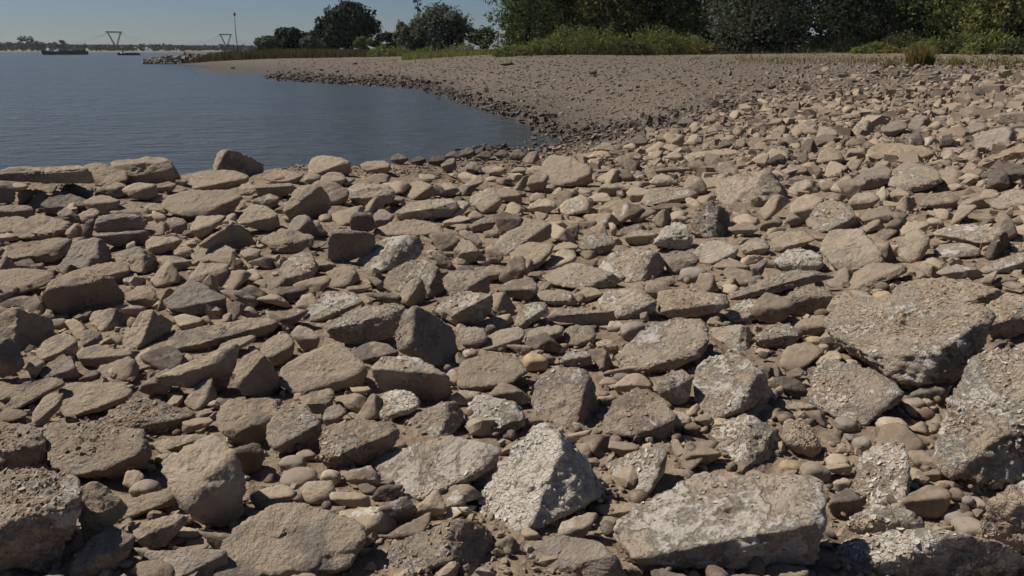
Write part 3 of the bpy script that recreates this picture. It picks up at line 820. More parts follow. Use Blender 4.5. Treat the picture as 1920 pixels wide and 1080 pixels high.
352,530 370,492 385,492 430,505 425,530 395,545 365,540|356,526 430,512||
450,474 470,465 490,472 485,485 465,492||r|
445,420 448,392 475,383 500,385 522,400 525,425 505,435 470,428|446,418 525,408|s A|smooth cube-like block;smooth cube-like block beside the bulky wedge with black shaded side
435,365 455,347 480,342 485,360 465,372|||
478,352 495,343 550,346 560,358 520,372 480,370|478,350 558,352|g|
530,400 550,372 555,350 590,345 610,360 622,385 615,405 575,410 540,408|533,402 597,346|s A|bulky wedge with a black shaded side
540,430 550,412 565,402 580,408 592,425 590,445 565,448 545,445|548,446 584,408|g r|
488,450 520,432 550,428 560,445 590,448 585,465 540,475 510,467|492,460 590,456||
577,320 582,300 600,291 630,292 650,302 660,320 640,330 610,325 585,325|585,326 655,303|A|rounded crest rock with a pitted front
675,310 690,302 728,301 732,315 722,326 690,325|||
490,335 510,320 550,318 570,330 560,345 520,345||l|
568,340 575,322 595,320 602,335 590,348|||
598,342 610,325 640,322 650,335 640,348 612,350|||
585,348 600,338 640,345 655,365 640,385 600,380||l|
648,362 665,345 700,343 735,352 742,365 735,380 700,388 665,385|648,364 742,360|f1|
675,400 690,380 705,368 722,380 720,390 695,402|706,368 690,402|s|
753,365 765,345 785,338 810,350 818,362 800,372 770,375|765,375 812,348|r|
738,402 755,380 800,372 850,372 862,390 845,405 800,408 750,415|738,396 860,386|f1 A|long low block with a worn front
805,362 820,345 845,342 862,358 845,370|||
880,370 900,355 930,350 940,370 942,385 925,402 905,400 885,385|898,402 942,374|A|pitted rock with a shaded right end
832,405 845,385 870,375 882,385 870,400 850,412|838,410 880,384||
655,425 662,400 680,397 700,408 705,430 690,438 665,437|655,403 700,404|k s|
697,415 705,395 730,392 740,410 730,425 705,432||g|
613,485 617,440 625,428 660,430 700,440 705,460 690,478 650,490 620,492|614,434 704,438|g s A|streaky grey upright block
667,500 685,470 700,455 740,440 785,440 795,460 785,480 755,500 715,512 680,512|708,514 770,440|w5 f3 s A|white-topped rock with a black shaded flank
700,440 730,418 790,410 830,420 835,440 800,452 750,440||l n|
520,510 535,485 560,472 590,478 597,500 585,525 550,535 525,530|523,522 597,508|w3 f4|
600,520 640,500 665,505 675,525 650,540 610,540|648,540 668,505||
700,535 715,520 750,505 785,485 810,490 830,520 835,545 810,565 780,560 740,545 710,545|795,564 824,500|w3 f3|
748,565 755,540 780,518 792,525 800,550 790,570 765,575|760,576 787,518|s|
830,525 850,510 900,505 918,520 920,545 900,570 850,560|832,545 918,528|f1|
850,490 855,455 880,450 900,475 890,492 865,494|||
860,435 880,430 905,455 900,468 880,456|866,436 898,466||
880,427 905,408 930,418 920,432 890,436|||
925,470 935,445 975,425 1010,412 1030,425 1035,445 1000,450 975,465 950,482 930,482|940,482 1034,420|f1 A|long rock with a pitted shaded edge
955,480 975,455 1020,453 1040,465 1015,490 1000,508 970,495|985,508 1038,464||
1017,500 1035,478 1060,467 1080,475 1082,490 1050,500 1025,507|1018,504 1082,486|r|
1015,520 1040,505 1080,492 1110,500 1150,515 1165,525 1150,540 1090,543 1030,535|1080,543 1165,518|w3 f3 A|dark-ended log-shaped rock;dark-ended log-shaped rock lying against the shell-crusted hump
1120,500 1150,465 1200,470 1235,468 1248,490 1240,515 1215,530 1175,532 1140,515|1222,468 1205,532|w4 f6 A|shell-crusted hump;shell-crusted hump of rock with white scales on its crown
1087,450 1100,437 1140,440 1155,455 1145,470 1110,480 1090,475|1088,468 1155,458|w3 f4|
1222,460 1235,430 1265,416 1290,425 1300,450 1290,470 1250,467|1225,452 1298,440|w7 f9 k|
1295,440 1305,400 1325,375 1350,385 1370,400 1375,430 1360,448 1320,450|1338,376 1350,450|w3 f9 k A|dark shaggy crusted boulder
1170,445 1190,430 1225,432 1235,440 1215,460 1180,458|||
1298,480 1310,460 1340,450 1370,458 1385,472 1375,490 1340,498 1310,495|1320,498 1384,474|w3 f2 r|
1245,490 1260,470 1300,478 1312,490 1290,510 1255,515||w2 f2|
1273,518 1285,503 1315,500 1330,508 1322,525 1290,532||p g|
1385,460 1410,445 1435,445 1445,465 1430,478 1395,475|1388,474 1445,460||
1340,380 1345,340 1390,320 1440,318 1460,335 1480,375 1470,385 1420,385 1370,390|1440,318 1462,388|w2 f5 A|large mound-shaped rock with a dark right side
1010,340 1020,300 1045,290 1090,300 1112,325 1108,345 1080,352 1045,348|1050,352 1114,322|A|smooth tan hump near the waterline
1120,362 1132,343 1165,348 1182,358 1170,367 1130,368|1121,350 1181,354||
1225,322 1260,312 1300,318 1290,328 1250,332|1226,318 1298,319||
1280,295 1310,283 1380,278 1395,288 1370,296 1320,299|1285,296 1394,289|A|thin pale slab at the head of the stones
1308,310 1314,292 1322,292 1324,308||k|
1215,345 1235,325 1255,330 1272,345 1240,351|||
1200,378 1220,352 1290,350 1310,362 1305,375 1240,384 1210,386|1205,385 1308,366|w3 f2|
1215,395 1235,382 1275,380 1290,390 1265,402 1230,404||k|
1120,402 1130,385 1165,375 1180,390 1160,405 1130,410||w1 f2|
1045,397 1060,375 1100,365 1110,385 1105,398 1065,405|1103,365 1104,402||
990,392 1005,374 1035,372 1046,388 1025,402 1000,402|||
1222,414 1240,392 1255,400 1260,417 1240,427|1242,392 1248,426||
1535,465 1550,430 1640,428 1655,470 1660,490 1620,495 1580,510 1560,500|1545,505 1660,488|w1 A n|pale squarish slab tilted to the sun
1652,470 1665,452 1678,470 1682,492 1660,493|1665,453 1668,493|k|
1680,465 1700,435 1735,430 1745,455 1735,480 1715,495 1690,490|1710,495 1745,448||
1750,475 1760,458 1810,455 1840,465 1838,480 1790,484 1760,483|1752,478 1840,472|r|
1745,440 1790,420 1870,425 1890,440 1885,455 1850,465 1800,452|1770,455 1888,436|l|
1845,482 1860,448 1880,434 1895,457 1880,477 1862,490|1876,434 1862,490|k f3|
1510,422 1520,395 1545,375 1585,380 1600,405 1605,427 1570,430 1530,436|1540,436 1602,408|f3 A|broad hump beside the pale squarish slab
1590,350 1610,325 1640,312 1665,308 1673,325 1665,345 1640,355 1605,357|1595,340 1673,330|g s A|grey block with a black undercut front
1620,300 1630,275 1680,268 1740,275 1757,290 1745,302 1700,303 1650,310|1625,305 1757,293|y A|long pale yellowish slab
1665,350 1690,320 1740,308 1768,318 1770,345 1740,358 1700,362|1670,358 1770,342|f2|
1718,387 1730,370 1780,360 1800,375 1795,390 1760,395|1720,387 1800,380||
1848,355 1852,330 1870,317 1890,325 1895,350 1880,360|1849,340 1893,338|k A|dark rounded boulder;dark rounded boulder near the right edge among tan stones
1795,393 1820,370 1840,375 1858,387 1840,396|1797,393 1842,374||
1855,387 1870,365 1905,355 1925,362 1960,370 1918,387 1880,394|1858,390 1940,378||
1610,414 1625,395 1660,385 1680,400 1675,414 1640,421|1612,412 1680,404||
1437,457 1470,435 1515,432 1530,450 1500,465 1450,473|1440,466 1530,452|w1 f1|
1450,497 1470,470 1500,465 1535,480 1545,500 1510,511 1465,509||w6 f6|
1365,558 1420,530 1490,505 1540,510 1565,520 1510,535 1450,548 1400,562|1366,556 1555,514|w3 s A|long wedge with a pale knife edge
1580,532 1620,500 1660,492 1700,498 1702,510 1660,530 1630,545 1590,547|1600,547 1703,504|A|flat slab between the knife-edged wedge and the giant slab
1835,507 1870,490 1925,470 1960,480 1950,505 1900,512 1850,514|1840,512 1955,488||
1755,512 1790,495 1830,505 1845,520 1800,527||g|
1475,357 1490,338 1520,335 1540,352 1530,365 1490,367|1522,335 1516,367||
1590,382 1600,362 1640,360 1650,375 1630,392 1600,393|||
1680,392 1690,367 1710,365 1718,390 1700,401|1692,366 1704,400||
1820,277 1835,240 1860,238 1900,240 1905,270 1890,280 1840,286|1894,240 1888,282|g A|grey mottled block;grey mottled block high on the bank at the right edge
1868,232 1872,212 1895,209 1940,212 1940,232 1895,236|1868,216 1940,216|g s|
1803,255 1815,235 1845,228 1854,245 1835,259|1806,252 1852,240|g|
1790,222 1795,205 1825,198 1837,212 1825,224|1792,216 1835,210|g|
1744,182 1752,168 1766,168 1771,178 1762,184||k|
1818,185 1824,169 1842,166 1849,180 1840,187||k|
1785,190 1795,177 1815,175 1823,188||g|
1528,262 1540,242 1560,238 1572,252 1560,268 1540,269||g s|
1592,252 1605,232 1625,225 1643,240 1620,257|1625,225 1622,257|w3|
1650,247 1665,225 1695,228 1703,238 1680,252 1665,260||g|
1700,242 1715,215 1740,218 1746,228 1725,247|1738,216 1724,246|g|
1760,278 1768,258 1782,252 1790,268 1782,284||k|
1500,282 1510,262 1525,260 1534,285 1515,293|1522,260 1520,292|k|
1580,302 1590,282 1615,275 1626,295 1605,303|||
1530,306 1535,280 1570,278 1583,300 1560,313|1534,302 1582,298||
1438,307 1450,290 1468,288 1474,305 1455,315||k|
1860,302 1880,282 1910,270 1940,280 1935,300 1890,304||y|
1840,332 1860,310 1900,305 1950,320 1945,347 1895,347|1842,330 1945,325|k|
1790,303 1798,288 1822,285 1832,297 1815,306|||
732,300 742,287 758,288 766,300 752,309||k|
768,304 776,293 792,292 800,303 788,310||k|
802,306 812,293 830,291 838,302 825,312||k|
833,294 846,283 858,285 862,297 845,301||k|
826,313 840,296 856,298 857,316 842,325||g|
862,292 874,276 886,279 890,292 876,298||k|
893,293 905,283 918,282 922,294 908,300||k|
866,318 880,303 896,306 900,319 884,326||g|
925,290 938,281 952,284 950,296 935,299||k|
955,295 965,279 982,280 985,296 970,302||k|
900,320 915,310 945,312 950,326 920,330|||
978,303 990,286 1008,283 1012,300 996,308|1004,284 996,307|g|
985,326 1000,310 1022,312 1030,326 1010,333||w1|
1178,268 1188,254 1208,254 1216,268 1200,280||k|
1100,296 1115,284 1140,282 1150,294 1130,301||y|
1115,284 1124,270 1145,270 1158,282 1140,288|||
1300,266 1306,256 1315,256 1318,268 1308,273||k|
1345,280 1352,262 1366,260 1374,276 1362,284||k|
1400,232 1412,222 1428,224 1432,235 1415,240||k|
1486,246 1500,230 1514,232 1518,244 1502,250|||
1268,232 1280,220 1302,222 1300,236 1282,240||k|
1385,208 1395,196 1410,198 1412,210 1398,214|||
"""
ROCKS = []
for ln in CAT.strip().splitlines():
    if ln.startswith('#') or not ln.strip(): continue
    o_, r_, f_, nick = ln.split('|')
    pts = [tuple(map(float, p.split(','))) for p in o_.split()]
    rd = [tuple(map(float, p.split(','))) for p in r_.split()] if r_.strip() else None
    fl = {}
    for k in f_.split():
        fl[k[0]] = float(k[1:]) if len(k) > 1 else 1
    nick, _, full_label = nick.strip().partition(';')
    ROCKS.append(dict(o=np.array(pts), r=rd, f=fl, nick=nick, full=full_label or nick))

ANCH = [r for r in ROCKS if r['nick']]
def describe(r):
    O = r['o']; x0, y0 = O.min(0); x1, y1 = O.max(0); w, h = x1 - x0, y1 - y0; cx, cy = (x0 + x1) / 2, (y0 + y1) / 2
    fl = r['f']; loc = 100 + (cy - 250) * 0.09
    size = 'tiny' if w < 32 else ('small' if w < 62 else ('middling' if w < 115 else 'large'))
    colr = 'dark' if 'k' in fl else ('grey' if 'g' in fl else ('yellowish' if 'y' in fl else ('white-flecked' if fl.get('w', 0) >= 3 else ('flaking tan' if fl.get('f', 0) >= 4 else 'tan'))))
    form = 'rounded pebble' if 'p' in fl else ('thin slab' if w > 2.6 * h else ('flattish stone' if w > 1.9 * h else ('upright stone' if h > 1.05 * w else ('rounded stone' if 'r' in fl else ('angular stone' if 's' in fl else 'stone')))))
    return size, colr, form, cx, cy, w, h
def relation(cx, cy, w, h, A):
    ax0, ay0 = A['o'].min(0); ax1, ay1 = A['o'].max(0)
    if ax0 - 5 < cx < ax1 + 5: return 'behind' if cy < (ay0 + ay1) / 2 else 'in front of'
    s = 'left of' if cx < (ax0 + ax1) / 2 else 'right of'
    if cy < ay0 - 5: return 'behind and ' + s
    if cy > ay1 + 5: return 'in front and ' + s
    return s
used = set()
for r in ROCKS:
    if r['nick']:
        r['label'] = r['full']; used.add(r['label'])
for r in ROCKS:
    if r['nick']: continue
    size, colr, form, cx, cy, w, h = describe(r)
    def gap(A):
        a0, b0 = A['o'].min(0); a1, b1 = A['o'].max(0)
        return math.hypot(max(a0 - cx, 0, cx - a1), 1.6 * max(b0 - cy, 0, cy - b1))
    near = sorted(ANCH, key=gap)
    for A in near[:6]:
        lb = f"{size} {colr} {form} {relation(cx, cy, w, h, A)} the {A['nick']}"
        if lb not in used and len(lb.replace('-', ' ').split()) <= 16: break
    else:
        for A in near[:12]:
            lb = f"{colr} {form} a little way {relation(cx, cy, w, h, A)} the {A['nick']}"
            if lb not in used and len(lb.replace('-', ' ').split()) <= 16: break
    used.add(lb); r['label'] = lb

for i, r in enumerate(ROCKS):
    rg = np.random.default_rng(1000 + i)
    fl = r['f']
    if 'w' not in fl and 'p' not in fl and 'k' not in fl and r['o'][:, 0].mean() > 640 and r['o'][:, 1].mean() > 330 and rg.random() < .6:
        fl['w'] = float(rg.uniform(1.2, 3.2))
    V, Fc, Wm, Hm = shape_rock(r['o'], r['r'], fl, rg)
    c = V.mean(0); c[2] = V[:, 2].min()
    size = max(np.ptp(r['o'][:, 0]), np.ptp(r['o'][:, 1]))
    name = 'pebble' if 'p' in fl else ('boulder' if size > 140 else 'rock')
    o = mobj(name, V - c, Fc, M_ROCK, loc=c)
    cat = {'pebble': 'pebble', 'boulder': 'boulder', 'rock': 'rock'}[name]
    tag(o, r['label'], cat, {'pebble': 'rounded pebbles among the rocks', 'boulder': 'large boulders of the river bank', 'rock': 'stones of the dry river bank'}[name])
    o['crust'] = min(1.0, fl.get('w', 0) / 7.0); o['grey'] = 0.8 if 'g' in fl else 0.0; o['dark'] = 0.75 if 'k' in fl else 0.0
    o['yellow'] = (0.8 if 'p' in fl else 0.35) if 'y' in fl else 0.0; o['smooth'] = 1.0 if 'p' in fl else (0.5 if 'r' in fl else 0.0)
    o['bare'] = float(rg.random() ** 1.5); o['flaky'] = min(1.0, fl.get('f', 0) / 6.0)
    if 'p' in fl and 'g' not in fl and 'y' not in fl and rg.random() < .4: o['grey'] = 0.5
    if fl.get('f', 0) >= 1:
        n = int(np.clip(fl['f'] * Wm * max(Hm, .5 * Wm) * 300, 10, 700))
        fk = flakes_on(V - c + 0, Fc, 1, .01, rg) if False else flakes_on(V, Fc, n, 0.0075, rg)
        if fk is not None:
            fo = mobj('peeling_crust', fk[0] - c, fk[1], M_FLAKE, o, smooth=False)
            tag(fo, kind='stuff'); fo['crust'] = min(1.0, fl.get('w', 0) / 8.5)

# ------------------------------------------------------------------ loose stones nobody could count
def stone_protos(n, sub, flat, angular, seed):
    rg = np.random.default_rng(seed); d, Fc = ico(sub); out = []
    for _ in range(n):
        if angular:
            N = np.r_[np.eye(3), -np.eye(3)] + rg.normal(0, .28, (6, 3)); N = np.r_[N, rg.normal(size=(2, 3))]; N /= np.linalg.norm(N, axis=1, keepdims=True)
            G = np.maximum(d @ N.T / np.r_[rg.uniform(.5, .8, 6), rg.uniform(.7, .95, 2)], .5); rr = 1 / ((G ** 40).sum(1) ** (1 / 40))
        else:
            rr = 1 + 0.13 * fbm(d * 1.3 + rg.uniform(0, 90, 3), 2)
        V = d * rr[:, None] * np.array([1, rg.uniform(.6, .95), rg.uniform(*flat)])
        V += d * (0.05 * fbm(d * 3 + rg.uniform(0, 90, 3), 2, 4))[:, None] * (1 if angular else .3)
        out.append(V)
    return out, Fc

def heap(name, pts, sizes, protos, Fc, mat, seed, sink=0.25, tilt=0.3, smooth=True):
    rg = np.random.default_rng(seed); n = len(pts); nv = len(protos[0])
    pick = rg.integers(0, len(protos), n); V = np.array(protos)[pick]            # n, nv, 3
    yaw = rg.uniform(0, 2 * math.pi, n); tx = rg.normal(0, tilt, n)
    c, s = np.cos(tx)[:, None], np.sin(tx)[:, None]
    V = np.stack([V[..., 0] * c + V[..., 2] * s, V[..., 1], -V[..., 0] * s + V[..., 2] * c], -1)
    c, s = np.cos(yaw)[:, None], np.sin(yaw)[:, None]
    V = np.stack([V[..., 0] * c - V[..., 1] * s, V[..., 0] * s + V[..., 1] * c, V[..., 2]], -1)
    V = V * (sizes / 2)[:, None, None]
    zmin = V[..., 2].min(1); zr = V[..., 2].max(1) - zmin
    P = pts.copy(); P[:, 2] += -zmin - sink * zr
    V = V + P[:, None]
    Fa = (Fc[None] + (np.arange(n) * nv)[:, None, None]).reshape(-1, 3)
    o = mobj(name, V.reshape(-1, 3), Fa, mat, smooth=smooth)
    return tag(o, kind='stuff')

def field_line(px):           # upper limit of the stone field in the picture, as the bank shows it
    return np.interp(px, [-600, 0, 600, 760, 900, 1050, 1250, 1450, 1700, 1920, 2500], [345, 345, 340, 335, 325, 300, 245, 185, 150, 135, 130])

# stones wedged between the named ones: outlines thrown into the gaps that are still bare
CELL = 4; GX0, GY0 = -160, 130; GW, GH = (2080 - GX0) // CELL, (1180 - GY0) // CELL
cover = np.zeros((GH, GW), bool)
yy, xx = np.mgrid[0:GH, 0:GW]; gxx = GX0 + xx * CELL + 2; gyy = GY0 + yy * CELL + 2
def fill(poly):
    H = hull2(poly); a0, b0 = H.min(0); a1, b1 = H.max(0)
    w = (slice(max(0, int((b0 - GY0) / CELL) - 1), max(0, int((b1 - GY0) / CELL) + 2)), slice(max(0, int((a0 - GX0) / CELL) - 1), max(0, int((a1 - GX0) / CELL) + 2)))
    X, Y = gxx[w], gyy[w]; m = np.ones(X.shape, bool)
    for i in range(len(H)):
        a, b = H[i], H[(i + 1) % len(H)]
        m &= ((b[0] - a[0]) * (Y - a[1]) - (b[1] - a[1]) * (X - a[0])) >= -2
    cover[w] |= m
for r in ROCKS: fill(r['o'])
rg = np.random.default_rng(90); packV, packF, nv0 = [], [], 0
cands = []
for k in range(22000):
    x, y = rg.uniform(GX0 + 20, 2060), 140 + 1010 * rg.random() ** 1.25
    if y < field_line(x) + rg.uniform(-6, 25): continue
    big = np.interp(y, [140, 200, 300, 420, 600, 1000], [8.5, 13.5, 23, 34, 46, 58]) * (1.0 - 0.62 * k / 22000)
    cands.append((x, y, big * rg.uniform(.75, 1.2)))
NPACK = 0
for x, y, rx in cands:
    ry = rx * rg.uniform(.42, .75)
    i0, i1 = max(0, int((y - ry - GY0) / CELL)), int((y + ry - GY0) / CELL) + 1; j0, j1 = max(0, int((x - rx - GX0) / CELL)), int((x + rx - GX0) / CELL) + 1
    w_ = cover[i0:i1, j0:j1]
    if w_.size == 0 or w_.mean() > 0.46: continue
    n = rg.integers(6, 9); a = np.sort(rg.uniform(0, 2 * math.pi, n)) ; tl = rg.normal(0, .25)
    ex, ey = np.cos(a) * rx * rg.uniform(.8, 1.12, n), np.sin(a) * ry * rg.uniform(.8, 1.12, n)
    poly = np.c_[x + ex * math.cos(tl) - ey * math.sin(tl), y + ex * math.sin(tl) + ey * math.cos(tl)]
    if len(hull2(poly)) < 4 or np.ptp(poly[:, 0]) < 8 or np.ptp(poly[:, 1]) < 5: continue
    fill(poly)
    f = {'q': 4 if rx > 24 else (3 if rx > 9 else 2)}
    if rg.random() < .6: f['s'] = 1
    if rg.random() < .2: f['l'] = 1
    rd = None
    if rg.random() < .35:
        xr = x + rx * rg.uniform(.1, .6); rd = [(xr, y - ry), (xr - rx * rg.uniform(-.1, .5), y + ry)]
    V, Fc, Wm, Hm = shape_rock(poly, rd, f, rg)
    packV.append(V); packF.append(Fc + nv0); nv0 += len(V); NPACK += 1
print('packed', NPACK)
tag(mobj('wedged_rubble', np.concatenate(packV), np.concatenate(packF), M_RUBBLE), kind='stuff')

ANG, F_A = stone_protos(22, 2, (.38, .75), True, 3)
def block_protos(n, seed):
    rg = np.random.default_rng(seed); out = []
    base = np.array([(x, y, z) for x in (-1, 1) for y in (-1, 1) for z in (-1, 1)], float)
    for _ in range(n):
        V = base * np.array([.8, rg.uniform(.45, .75), rg.uniform(.28, .6)]) * rg.uniform(.62, 1.12, (8, 3))
        V[1::2, :2] *= rg.uniform(.45, .95); V[:, 0] += V[:, 2] * rg.normal(0, .3); V[rg.integers(8)] *= .55
        out.append(V)
    q = [(0,1,3,2), (4,6,7,5), (0,4,5,1), (2,3,7,6), (0,2,6,4), (1,5,7,3)]
    return out, np.array([t for a, b, c, d in q for t in ((a, b, c), (a, c, d))])
ANGL, F_L = block_protos(60, 4)
RND, F_R = stone_protos(12, 2, (.35, .7), False, 5)
RNDL, F_RL = stone_protos(12, 1, (.35, .75), False, 6)

def sample(n, x0, x1, y0, y1, cond, seed):
    rg = np.random.default_rng(seed); px = rg.uniform(x0, x1, n); py = rg.uniform(y0, y1, n); k = cond(px, py)
    return hit(px[k], py[k]), px[k], py[k], rg
inside = lambda px, py: py > field_line(px)
# rubble filling the gaps between the named rocks
P, px, py, rg = sample(2600, -300, 2220, 150, 1200, inside, 11)
dist = np.hypot(P[:, 0], P[:, 1])
sz = np.clip(rg.lognormal(math.log(24), .45, len(P)) * dist / F, .04, .22)
heap('loose_rubble', P, sz, ANG, F_A, M_RUBBLE, 21, .30, .35, False)
# smaller chips
P, px, py, rg = sample(9000, -450, 2370, 150, 1230, inside, 12)
dist = np.hypot(P[:, 0], P[:, 1])
sz = np.clip(rg.lognormal(math.log(10), .45, len(P)) * dist / F, .012, .10)
heap('stone_chips', P, sz, ANGL, F_L, M_RUBBLE, 22, .25, .3, False)
# river pebbles, thickest in the near right of the picture
P, px, py, rg = sample(9000, -450, 2370, 520, 1230, lambda x, y: rng.random(len(x)) < np.clip(0.02 + 0.28 * (x - 600) / 1000, .02, .28) * np.where(y > 600, 1, .5), 13)
dist = np.hypot(P[:, 0], P[:, 1])
sz = np.clip(rg.lognormal(math.log(15), .45, len(P)) * dist / F, .012, .085)
P[:, 2] += rg.uniform(0, .03, len(P))
heap('river_pebbles', P, sz, RND, F_R, M_PEB, 23, .15, .25)
# the wide field of far stones rising to the right and the upper beach
P, px, py, rg = sample(22000, 950, 2400, 112, 340, lambda x, y: rng.random(len(x)) < np.clip((y - field_line(x) + 75) / 120, .0, 1), 14)
dist = np.hypot(P[:, 0], P[:, 1])
sz = np.clip(rg.lognormal(math.log(9.5), .62, len(P)) * np.clip((py - field_line(px) + 80) / 95, .3, 1) * dist / F, .04, .45)
heap('bank_stones', P, sz, ANGL, F_L, M_BANK, 24, .38, .24, False)
P, px, py, rg = sample(40000, 520, 2300, 103, 330, lambda x, y: (y < field_line(x) + 10), 15)
k = P[:, 2] > 0.03
P, dist = P[k], np.hypot(P[k, 0], P[k, 1]); n = len(P)
sz = np.clip(rg.lognormal(math.log(3.6), .62, n) * dist / F, .03, .34)
heap('beach_gravel', P, sz, ANGL, F_L, M_GRAVEL, 25, .46, .25, False)
# dark wet stones along the waterline
LINE = [(500, 153), (560, 154), (640, 160), (720, 164), (810, 172), (850, 190), (930, 216), (985, 236), (1040, 262), (1000, 290), (930, 296), (850, 300), (770, 303)]
lp = np.array(LINE, float); seg = np.r_[0, np.cumsum(np.hypot(*np.diff(lp, axis=0).T))]
NW = 3200; rg = np.random.default_rng(16); tt = rg.uniform(0, seg[-1], NW)
px = np.interp(tt, seg, lp[:, 0]) + rg.normal(0, 11, NW); sp = np.interp(np.interp(tt, seg, lp[:, 0]), [500, 850, 1040], [5, 9, 14])
py = np.interp(tt, seg, lp[:, 1]) + (rg.normal(-.6, .7, NW) - rg.exponential(.5, NW)) * sp
P = hit(px, py); k = (P[:, 2] > -0.25) & ((P[:, 2] < .55) | (P[:, 1] < 22)); P = P[k]; dist = np.hypot(P[:, 0], P[:, 1])
sz = np.clip(rg.lognormal(math.log(6.0), .6, len(P)) * dist / F, .06, .6)
heap('wet_stones', P, sz, ANGL, F_L, M_WET, 26, .35, .3, False)
# wet stones in the corner where the bank meets the bay
rg = np.random.default_rng(17); px = rg.uniform(1000, 1420, 900); py = np.interp(px, [1000, 1150, 1420], [268, 246, 200]) + rg.normal(0, 9, 900)
P = hit(px, py); k = P[:, 2] > -.1; P = P[k]; dist = np.hypot(P[:, 0], P[:, 1])
heap('damp_stones', P, np.clip(rg.lognormal(math.log(9), .5, len(P)) * dist / F, .06, .4), ANGL, F_L, M_WET, 27, .3, .3, False)
# the far groyne
rg = np.random.default_rng(18); n = 420
tt = rg.uniform(0, 1, n); px = 326 + tt * 125 + rg.normal(0, 3, n); gy_ = np.interp(tt, [0, .3, 1], [196, 200, 205]) + rg.normal(0, 5, n)
crest = np.interp(tt, [0, .25, .6, 1], [0.2, 1.0, 1.6, 1.9])
X = (px - 960) / F * gy_ / CP
P = np.c_[X, gy_, np.maximum(0, crest * (1 - ((gy_ - 201) / 11) ** 2)) - .1]
heap('groyne_stones', P, rg.uniform(.6, 1.5, n), ANGL, F_L, M_GROYNE, 28, .2, .5, False)

# ------------------------------------------------------------------ vegetation
M_BARK = plain('bark', (0.06, 0.048, 0.038), 0.95, 0.3, 6)
M_DEAD = plain('grey_dead_wood', (0.22, 0.20, 0.18), 0.9, 0.25, 6)
M_SHADELEAF = leaf_material('dark_shade_leaves', (0.011, 0.018, 0.008), (0.030, 0.043, 0.017), 0.14)  # dark foliage, blackened further so the wood's shade sits in the leaf colour
M_GREEN = leaf_material('green_leaves', (0.052, 0.078, 0.022), (0.130, 0.158, 0.048), 0.34)
M_OLIVE = leaf_material('olive_leaves', (0.085, 0.095, 0.028), (0.185, 0.175, 0.060), 0.36)
M_WILLOW = leaf_material('willow_leaves', (0.052, 0.066, 0.042), (0.125, 0.138, 0.092), 0.25)
M_SHRUB = leaf_material('tall_herbs', (0.092, 0.128, 0.032), (0.205, 0.232, 0.068), 0.4, (0.21, 0.185, 0.07))
M_SHRUBD = leaf_material('dull_shrub', (0.042, 0.060, 0.022), (0.100, 0.110, 0.042), 0.3, (0.115, 0.090, 0.042))
M_REED = leaf_material('brown_reeds', (0.085, 0.075, 0.030), (0.150, 0.120, 0.050), 0.2, (0.075, 0.090, 0.028))
M_TUFT = leaf_material('dry_grass', (0.15, 0.12, 0.045), (0.27, 0.20, 0.085), 0.25, (0.10, 0.11, 0.035))
M_FARLEAF = leaf_material('far_leaves', (0.018, 0.027, 0.015), (0.040, 0.050, 0.028), 0.1)

def quads(c, n, size, rg, asp=0.75):
    """leaf quads at centres c facing along n with random spin"""
    m = len(c)
    n = n + rg.normal(0, .55, (m, 3)); n /= np.linalg.norm(n, axis=1, keepdims=True)
    a = np.cross(n, rg.normal(size=(m, 3))); a /= np.linalg.norm(a, axis=1, keepdims=True); b = np.cross(n, a)
    s = (size * rg.lognormal(0, .3, m))[:, None] / 2
    V = np.stack([c - a * s, c - b * s * asp, c + a * s, c + b * s * asp], 1).reshape(-1, 3)
    return V, np.arange(m * 4).reshape(-1, 4)

def crown_pts(rg, w, h, z0, nb, nl, droop=0.0, full=False):
    """clumped crown: leaves on the skins of many uneven clumps"""
    C, Nn = [], []
    cl = []
    for _ in range(nb):
        d = rg.normal(size=3); d /= np.linalg.norm(d); r = rg.uniform(.35, 1.0) ** .6
        p = d * r * np.array([w * .40, w * .40, h * .40])
        taper = 1 - 0.25 * (p[2] / (h * .5)) ** 2
        p[:2] *= taper
        if full:
            a = rg.uniform(0, 2 * math.pi); zf = rg.uniform(-.47, .47); q = math.sqrt(rg.random()) * w * .47 * (1 - .5 * max(0, zf) / .47)
            p = np.array([math.cos(a) * q, math.sin(a) * q, zf * h])
        cl.append((p + np.array([0, 0, z0 + h / 2]), rg.uniform(.09, .19) * min(w, h * 1.1)))
    per = max(4, nl // nb)
    for p, r in cl:
        d = rg.normal(size=(per, 3)); d /= np.linalg.norm(d, axis=1, keepdims=True)
        rr = r * rg.uniform(.55, 1.12, per)[:, None] * np.array([1.15, 1.15, .85])
        q = p + d * rr
        if droop: q[:, 2] -= droop * rg.random(per) ** 2 * r * 2.2
        C.append(q); Nn.append(d + np.array([0, 0, .4]))
    return np.concatenate(C), np.concatenate(Nn)

